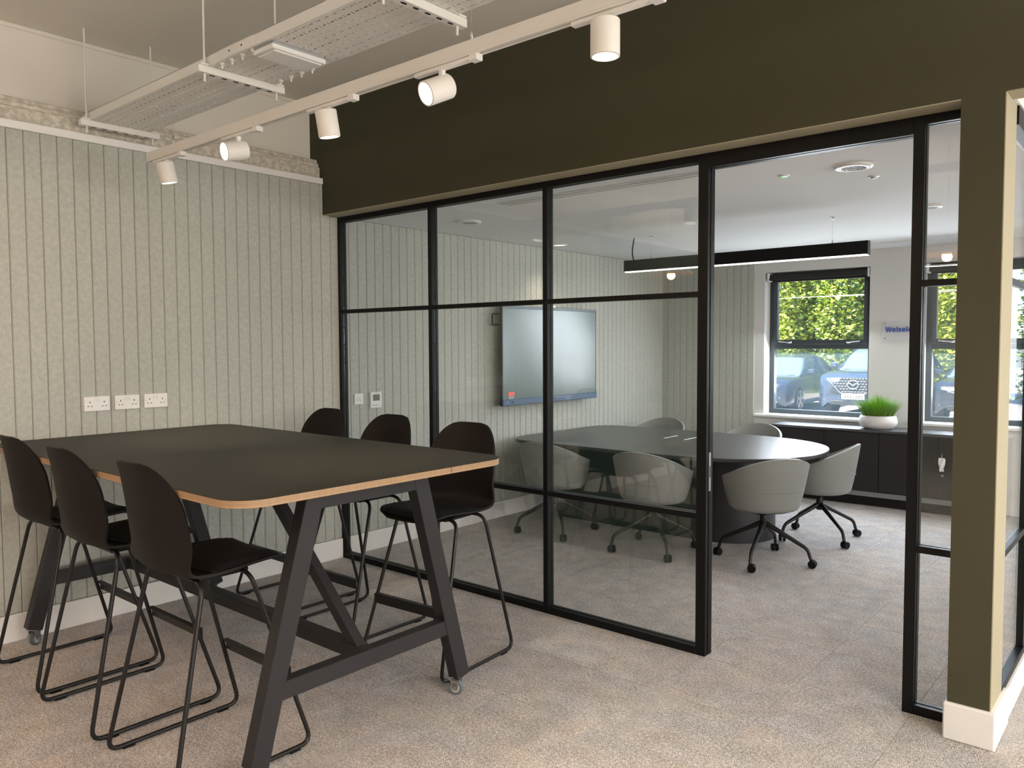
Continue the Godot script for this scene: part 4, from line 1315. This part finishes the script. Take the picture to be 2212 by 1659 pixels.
	for q in [[1.28, 2.83, -0.42, "long white slot air diffuser in the ceiling along the partition head"], [1.9, 2.9, -4.40, "long white slot air diffuser in the ceiling above the window"]]:
		var s := thing("slot_diffuser", q[3], "air diffuser", Vector3(q[0], 2.575, q[2]))
		var L: float = q[1] - q[0]
		obj("flange", mb().box(Vector3(0, -0.004, -0.065), Vector3(L, 0.0, -0.045), 0.001).box(Vector3(0, -0.004, 0.045), Vector3(L, 0.0, 0.065), 0.001).box(Vector3(0, -0.004, -0.012), Vector3(L, 0.0, 0.012), 0.001), M.white_plastic, s)
		for z in [-0.0285, 0.0285]:
			obj("slot", bx(0.004, -0.0012, z - 0.0165, L - 0.004, -0.0004, z + 0.0165), M.hole, s)
			obj("blade", bx(0.004, -0.003, z - 0.004, L - 0.004, -0.0013, z + 0.004), M.white_plastic, s)

# ---------------------------------------------------------------- outside
func loft(b: MB, rows: Array, group := 7) -> MB:
	# rows of points, each from the right sill over the top to the left sill, front to back
	for j in rows.size() - 1:
		for i in rows[j].size() - 1:
			b.g = group
			b.quad(rows[j][i], rows[j][i + 1], rows[j + 1][i + 1], rows[j + 1][i])
	return b

func section(z: float, hw: float, yb: float, yt: float, crown := 0.02) -> Array:
	var half := [Vector2(hw * 0.93, yb), Vector2(hw * 0.985, yb + 0.10), Vector2(hw, lerpf(yb, yt, 0.55)), Vector2(hw * 0.975, yt - 0.08), Vector2(hw * 0.93, yt - 0.025), Vector2(hw * 0.80, yt), Vector2(hw * 0.42, yt + crown)]
	var out := []
	for p in half: out.append(Vector3(p.x, p.y, z))
	out.append(Vector3(0, yt + crown * 1.2, z))
	for i in range(half.size() - 1, -1, -1): out.append(Vector3(-half[i].x, half[i].y, z))
	return out

func car(label: String, at: Vector3, turn: float, paint: Material, k: Dictionary) -> Node3D:
	# front at z = 0, the car runs back along -z
	var t := thing("parked_car", label, "car", at, turn, "parked cars outside")
	var L: float = k.l
	var W: float = k.w / 2
	var H: float = k.h
	var hood: float = k.hood
	var belt: float = k.belt
	var cowl: float = k.cowl
	var rows := [section(0.0, W * 0.70, 0.34, hood - 0.22, 0.01), section(-0.05, W * 0.84, 0.24, hood - 0.13, 0.015), section(-0.18, W * 0.94, 0.20, hood - 0.05), section(-0.45, W * 0.985, 0.19, hood), section(-0.95, W, 0.19, hood + 0.03), section(-cowl, W, 0.19, belt), section(-cowl - 1.1, W, 0.19, belt), section(-L + 0.9, W, 0.19, belt + 0.03), section(-L + 0.25, W * 0.97, 0.22, belt + 0.02), section(-L + 0.04, W * 0.90, 0.30, belt - 0.08), section(-L, W * 0.80, 0.42, belt - 0.2)]
	var b := loft(mb(), rows)
	b.g = 8
	for e in [0, rows.size() - 1]:
		var r: Array = rows[e]
		for i in range(1, r.size() - 1):
			if e == 0: b.tri(r[0], r[i + 1], r[i])
			else: b.tri(r[0], r[i], r[i + 1])
	obj("body", b, paint, t)
	# cabin: dark glass all round, painted roof and pillars over it
	var zr: float = cowl + k.rake
	var ze: float = L - k.tail
	var cab := func(z: float, y: float, hw: float) -> Array:
		return [Vector3(W * 0.90, belt - 0.02, z), Vector3(lerpf(W * 0.90, hw, 0.55), lerpf(belt, y, 0.55), z), Vector3(hw, y - 0.03, z), Vector3(hw * 0.86, y, z), Vector3(0, y + 0.015, z), Vector3(-hw * 0.86, y, z), Vector3(-hw, y - 0.03, z), Vector3(-lerpf(W * 0.90, hw, 0.55), lerpf(belt, y, 0.55), z), Vector3(-W * 0.90, belt - 0.02, z)]
	var crow := [cab.call(-cowl + 0.02, belt + 0.01, W * 0.84), cab.call(-lerpf(cowl, zr, 0.55), lerpf(belt, H, 0.62), W * 0.76), cab.call(-zr, H - 0.05, W * 0.70), cab.call(-zr - 0.45, H, W * 0.71), cab.call(-ze + 0.55, H - 0.02, W * 0.69), cab.call(-ze, H - 0.10, W * 0.66), cab.call(-L + 0.12, belt + 0.03, W * 0.78)]
	obj("window_glass", loft(mb(), crow, 9), M.car_glass, t)
	var rf := mb()
	var rr := []
	for j in [2, 3, 4, 5]:
		var q := []
		for i in range(2, 7): q.append(crow[j][i] + Vector3(0, 0.008, 0))
		rr.append(q)
	obj("roof", loft(rf, rr, 10), paint, t)
	for s in [0, 1]:
		var i0 := 0 if s == 0 else 8
		var i1 := 2 if s == 0 else 6
		obj("pillar", mb().tube([crow[0][i0], crow[1][i0 + (1 if s == 0 else -1)], crow[2][i1], crow[3][i1], crow[4][i1], crow[5][i1], crow[6][i0]], 0.035, 6), paint, t)
		var zp := -zr - 0.95
		obj("pillar", mb().tube([Vector3((1 - 2 * s) * W * 0.90, belt, zp), Vector3((1 - 2 * s) * W * 0.80, lerpf(belt, H, 0.55), zp + 0.02), Vector3((1 - 2 * s) * W * 0.705, H - 0.03, zp + 0.05)], 0.035, 6), paint, t)
	for s in [-1.0, 1.0]:
		# wheels
		for z in [-0.92, -L + 0.85]:
			var wh := mb()
			var c := Vector3(s * (W - 0.10), k.r, z)
			wh.tube([c - Vector3(0.10 * s, 0, 0), c + Vector3(0.085 * s, 0, 0), c + Vector3(0.105 * s, 0, 0)], [k.r, k.r, k.r * 0.92], 28)
			var wheel := obj("wheel", wh, M.tyre, t)
			var rim := mb().tube([c + Vector3(0.095 * s, 0, 0), c + Vector3(0.108 * s, 0, 0)], [k.r * 0.70, k.r * 0.70], 28)
			obj("wheel_dish", rim, M.plate_black, wheel)
			for q in 5:
				var a := TAU * q / 5.0
				var d := Vector3(0, cos(a), sin(a))
				obj("spoke", mb().bar(c + Vector3(0.112 * s, 0, 0), c + Vector3(0.112 * s, 0, 0) + d * k.r * 0.70, 0.02, 0.07, Vector3(1, 0, 0), 0.004), M.alloy, wheel)
			obj("rim_ring", mb().tube(range(28).map(func(i: int) -> Vector3: return c + Vector3(0.110 * s, cos(TAU * i / 28.0) * k.r * 0.70, sin(TAU * i / 28.0) * k.r * 0.70)), 0.012, 6, false, true), M.alloy, wheel)
		# dark arch over the front wheel
		# lamps, mirrors
		var y0: float = hood - 0.20
		var hl := mb().sheet(func(u: float, v: float) -> Vector3:
			var x: float = s * lerpf(W * 0.52, W * 0.93, u)
			var zz := -0.035 - 0.30 * u * u
			return Vector3(x, y0 + lerpf(-0.055, 0.05 + 0.03 * u, v), zz + 0.02), 8, 3, 0.02)
		obj("headlight", hl, M.lamp_glass, t)
		var m := mb()
		m.box(Vector3(minf(s * (W + 0.02), s * (W + 0.20)), belt + 0.03, -cowl - 0.32), Vector3(maxf(s * (W + 0.02), s * (W + 0.20)), belt + 0.17, -cowl - 0.20), 0.03)
		m.bar(Vector3(s * W * 0.9, belt + 0.05, -cowl - 0.26), Vector3(s * (W + 0.05), belt + 0.07, -cowl - 0.26), 0.03, 0.04, Vector3(0, 0, 1))
		obj("mirror", m, paint, t)
		obj("fog_lamp", mb().cyl(Vector3(s * W * 0.70, 0.42, -0.09), Vector3(s * W * 0.70, 0.42, -0.02), 0.05, 14), M.lamp_glass, t)
	# grille
	var gw: float = k.grille[0]
	var gy: float = k.grille[1]
	var gh: float = k.grille[2]
	var gp := PackedVector2Array([Vector2(-gw, gh), Vector2(gw, gh), Vector2(gw * 0.88, 0.05), Vector2(gw * 0.5, -gh), Vector2(-gw * 0.5, -gh), Vector2(-gw * 0.88, 0.05)])
	var gb := mb()
	gb.t = Transform3D(Basis(Vector3(1, 0, 0), PI / 2), Vector3(0, gy, 0.012))
	gb.prism(gp, -0.03, 0.012)
	var grille := obj("grille", gb, M.plate_black, t)
	for i in k.slats:
		var fy: float = gh - 2.0 * gh * (i + 0.5) / k.slats
		var span := gw * (0.95 if fy > 0.05 else lerpf(0.52, 0.88, (fy + gh) / (gh + 0.05)))
		obj("slat", bx(-span, gy + fy - 0.006, 0.020, span, gy + fy + 0.006, 0.030, 0.002), M.alloy if k.bright else M.paint_black, grille)
	if k.bright:
		var ring := [Vector3(-gw, gy + gh, 0.03), Vector3(-gw * 0.88, gy + 0.05, 0.035), Vector3(-gw * 0.5, gy - gh, 0.04), Vector3(gw * 0.5, gy - gh, 0.04), Vector3(gw * 0.88, gy + 0.05, 0.035), Vector3(gw, gy + gh, 0.03)]
		obj("grille_trim", mb().tube(fillet(ring, 0.08, 4), 0.014, 8), M.alloy, t)
	obj("lower_intake", bx(-W * 0.58, 0.30, -0.03, W * 0.58, 0.40, 0.012, 0.01), M.plate_black, t)
	return t

func emblem_ring(b: MB, c: Vector3, rx: float, ry: float, th: float) -> MB:
	var path := []
	for i in 28: path.append(c + Vector3(cos(TAU * i / 28.0) * rx, sin(TAU * i / 28.0) * ry, 0))
	return b.tube(path, th, 8, false, true)

func leaf_mesh() -> ArrayMesh:
	var b := mb()
	b.quad(Vector3(-0.5, 0, 0), Vector3(0, 0.12, -0.4), Vector3(0.0, 0.0, 0.0), Vector3(0.0, 0.12, 0.4))
	b.quad(Vector3(0, 0.12, -0.4), Vector3(0.55, -0.05, 0), Vector3(0.0, 0.12, 0.4), Vector3(0, 0, 0))
	return b.done()

func shrub(label: String, at: Vector3, size: Vector3, count: int, seed_: int, tone: float, mesh: Mesh) -> void:
	var t := thing("hedge_shrub", label, "shrub", at, 0.0, "tall shrubs of the hedge")
	var r := RandomNumberGenerator.new()
	r.seed = seed_
	var mm := MultiMesh.new()
	mm.transform_format = MultiMesh.TRANSFORM_3D
	mm.use_colors = true
	mm.mesh = mesh
	mm.instance_count = count
	# clumps of leaves spread through the front half of the crown
	var clumps := []
	for i in 260:
		var a := r.randf() * TAU
		var h := r.randf()
		var rad := sqrt(r.randf_range(0.35, 1.0))
		clumps.append(Vector3(cos(a) * rad * size.x * 0.5, h * size.y, sin(a) * rad * size.z * 0.5))
	for i in count:
		var c: Vector3 = clumps[i % clumps.size()]
		var v := Vector3(r.randfn(), r.randfn(), r.randfn()) * 0.19
		var p := c + v
		p.y = clampf(p.y, 0.03, size.y + 0.3)
		var s := r.randf_range(0.09, 0.19)
		var bs := Basis.from_euler(Vector3(r.randf_range(-0.9, 0.9), r.randf() * TAU, r.randf_range(-0.9, 0.9))).scaled(Vector3.ONE * s)
		mm.set_instance_transform(i, Transform3D(bs, p))
		var m := clampf(r.randf() * 0.8 + tone * 0.4, 0, 1)
		mm.set_instance_color(i, Color(lerpf(0.09, 0.50, m), lerpf(0.24, 0.55, m), lerpf(0.11, 0.08, m)))
	var o := MultiMeshInstance3D.new()
	o.name = "foliage"
	o.multimesh = mm
	o.material_override = M.leaf
	t.add_child(o)
	o.set_meta("kind", "stuff")
	for k in 5:
		var a := TAU * k / 5.0 + seed_
		var top := Vector3(cos(a) * size.x * 0.34, size.y * 0.85, sin(a) * size.z * 0.34)
		obj("stem", mb().tube([Vector3(cos(a) * 0.12, 0, sin(a) * 0.12), top * 0.45 + Vector3(0.05, 0, 0.04), top], [0.06, 0.04, 0.012], 6), M.bark, t)
	for k in 7:
		var a := r.randf() * TAU
		var y := r.randf_range(0.35, 0.9) * size.y
		var p := Vector3(cos(a) * size.x * 0.2, y, sin(a) * size.z * 0.2)
		var q := Vector3(cos(a + 0.4) * size.x * 0.52, y + r.randf_range(-0.1, 0.7), absf(sin(a + 0.4)) * size.z * 0.56)
		obj("twig", mb().tube([p, p.lerp(q, 0.5) + Vector3(0, 0.08, 0), q], [0.022, 0.014, 0.006], 5), M.pale_twig, t)

func outside() -> void:
	var gy := -0.15
	tag(obj("car_park", bx(-40, gy - 0.2, -60, 40, gy, -5.165), M.tarmac), "", "", "", "structure")
	var hz := bx(-40, gy - 0.2, -5.165, 40, gy - 0.01, 40).done()
	tag(obj("ground_around_building", hz, M.tarmac), "", "", "", "structure")
	var c := car("dark saloon car outside, parked with its side window and five spoke wheel showing", Vector3(-3.40, gy, -15.35), 0.05, M.paint_navy, {"l": 4.35, "w": 1.77, "h": 1.43, "hood": 0.88, "belt": 0.93, "cowl": 1.25, "rake": 0.85, "tail": 0.55, "r": 0.325, "grille": [0.24, 0.66, 0.12], "slats": 4, "bright": false})
	for s in [-1.0, 1.0]:
		obj("kidney_grille", emblem_ring(mb(), Vector3(0.14 * s, 0.68, 0.035), 0.12, 0.085, 0.012), M.alloy, c)
	obj("emblem", mb().cyl(Vector3(0, 0.80, -0.02), Vector3(0, 0.81, 0.01), 0.04, 20), M.plate_white, c)
	c = car("dark blue-grey sport utility car outside, with mesh grille and white number plate", Vector3(-1.02, gy, -15.55), -0.02, M.paint_slate, {"l": 4.55, "w": 1.84, "h": 1.68, "hood": 1.06, "belt": 1.10, "cowl": 1.38, "rake": 0.75, "tail": 0.45, "r": 0.36, "grille": [0.56, 0.76, 0.19], "slats": 0, "bright": true})
	var gr: Node = c.get_node("grille")
	for row in 6:
		for col in 15:
			var x := -0.50 + 0.0715 * col + (0.036 if row % 2 == 1 else 0.0)
			var y := 0.93 - 0.062 * row
			var lim := 0.55 if y > 0.81 else lerpf(0.26, 0.50, (y - 0.57) / 0.24)
			if absf(x) > lim - 0.03 or Vector2(x / 1.35, y - 0.79).length() < 0.105: continue
			obj("mesh_cell", mb().tube([Vector3(x - 0.022, y + 0.012, 0.03), Vector3(x, y - 0.010, 0.036), Vector3(x + 0.022, y + 0.012, 0.03)], 0.0065, 5), M.alloy, gr)
	var em := emblem_ring(mb(), Vector3(0, 0.79, 0.055), 0.125, 0.098, 0.013)
	em.tube([Vector3(-0.115, 0.815, 0.055), Vector3(-0.06, 0.815, 0.058), Vector3(0.0, 0.765, 0.06), Vector3(0.06, 0.815, 0.058), Vector3(0.115, 0.815, 0.055)], [0.006, 0.013, 0.016, 0.013, 0.006], 8)
	obj("emblem", em, M.alloy, c).set_meta("label", "chrome oval emblem with a winged line")
	var np := obj("number_plate", bx(-0.26, 0.445, 0.030, 0.26, 0.560, 0.045, 0.004), M.plate_white, c)
	words("plate_text", "AA18 ABS", 0.105, M.plate_black, np, Vector3(0.01, 0.502, 0.046), Vector3.ZERO, true, 0.92)
	c = car("dark hatchback outside, seen in the window right of the lettered sign", Vector3(1.50, gy, -15.35), 0.0, M.paint_black, {"l": 4.25, "w": 1.79, "h": 1.47, "hood": 0.94, "belt": 0.98, "cowl": 1.22, "rake": 0.85, "tail": 0.40, "r": 0.33, "grille": [0.62, 0.70, 0.055], "slats": 3, "bright": true})
	em = emblem_ring(mb(), Vector3(0, 0.70, 0.06), 0.082, 0.082, 0.009)
	em.tube([Vector3(-0.045, 0.765, 0.06), Vector3(0.0, 0.705, 0.06), Vector3(0.045, 0.765, 0.06)], 0.008, 6)
	em.tube([Vector3(-0.068, 0.735, 0.06), Vector3(-0.030, 0.640, 0.06), Vector3(0.0, 0.695, 0.06), Vector3(0.030, 0.640, 0.06), Vector3(0.068, 0.735, 0.06)], 0.008, 6)
	obj("emblem_disc", mb().cyl(Vector3(0, 0.70, 0.02), Vector3(0, 0.70, 0.052), 0.082, 28), M.plate_white, c)
	obj("emblem", em, M.plate_black, c).set_meta("label", "round emblem of two stacked letters")
	np = obj("number_plate", bx(-0.26, 0.43, 0.030, 0.26, 0.545, 0.045, 0.004), M.plate_white, c)
	words("plate_text", "OE66", 0.105, M.plate_black, np, Vector3(-0.11, 0.487, 0.046), Vector3.ZERO, true, 0.92)
	# hedge
	var lm := leaf_mesh()
	var x := -9.6
	var i := 0
	var looks := ["broad yellow-green hedge shrub", "dense mid-green hedge shrub", "loose dark green hedge shrub"]
	var where := ["farthest along beyond the felt wall", "beyond the saloon car's far side", "behind the saloon car", "behind the gap beside the saloon car", "behind the sport utility car", "beside the sport utility car's rear", "behind the space between the cars", "behind the hatchback", "past the hatchback", "opposite the corridor windows", "farthest along beyond the corridor"]
	while x < 6.5:
		var sx := 1.35 + 0.15 * sin(i * 1.7)
		shrub("%s %s" % [looks[i % 3], where[mini(i, where.size() - 1)]], Vector3(x, gy, -21.4 + 0.35 * sin(i * 2.3)), Vector3(sx, 4.9 + 0.35 * cos(i * 1.3), 1.7), 10000, 100 + i, [1.0, 0.6, 0.25][i % 3], lm)
		x += 1.62
		i += 1
	x = -12.0
	i = 0
	while x < 8.0:
		shrub("tall dark evergreen shrub of the back row behind the hedge", Vector3(x, gy, -24.2 + 0.3 * sin(i * 1.9)), Vector3(1.9, 6.4, 1.6), 7000, 300 + i, 0.1, lm)
		x += 2.3
		i += 1
	# overhead wire along the hedge
	tag(obj("overhead_wire", mb().cyl(Vector3(-20, 2.85, -19.9), Vector3(12, 3.10, -19.9), 0.012, 6), M.pale_twig), "thin pale wire strung before the hedge", "wire")
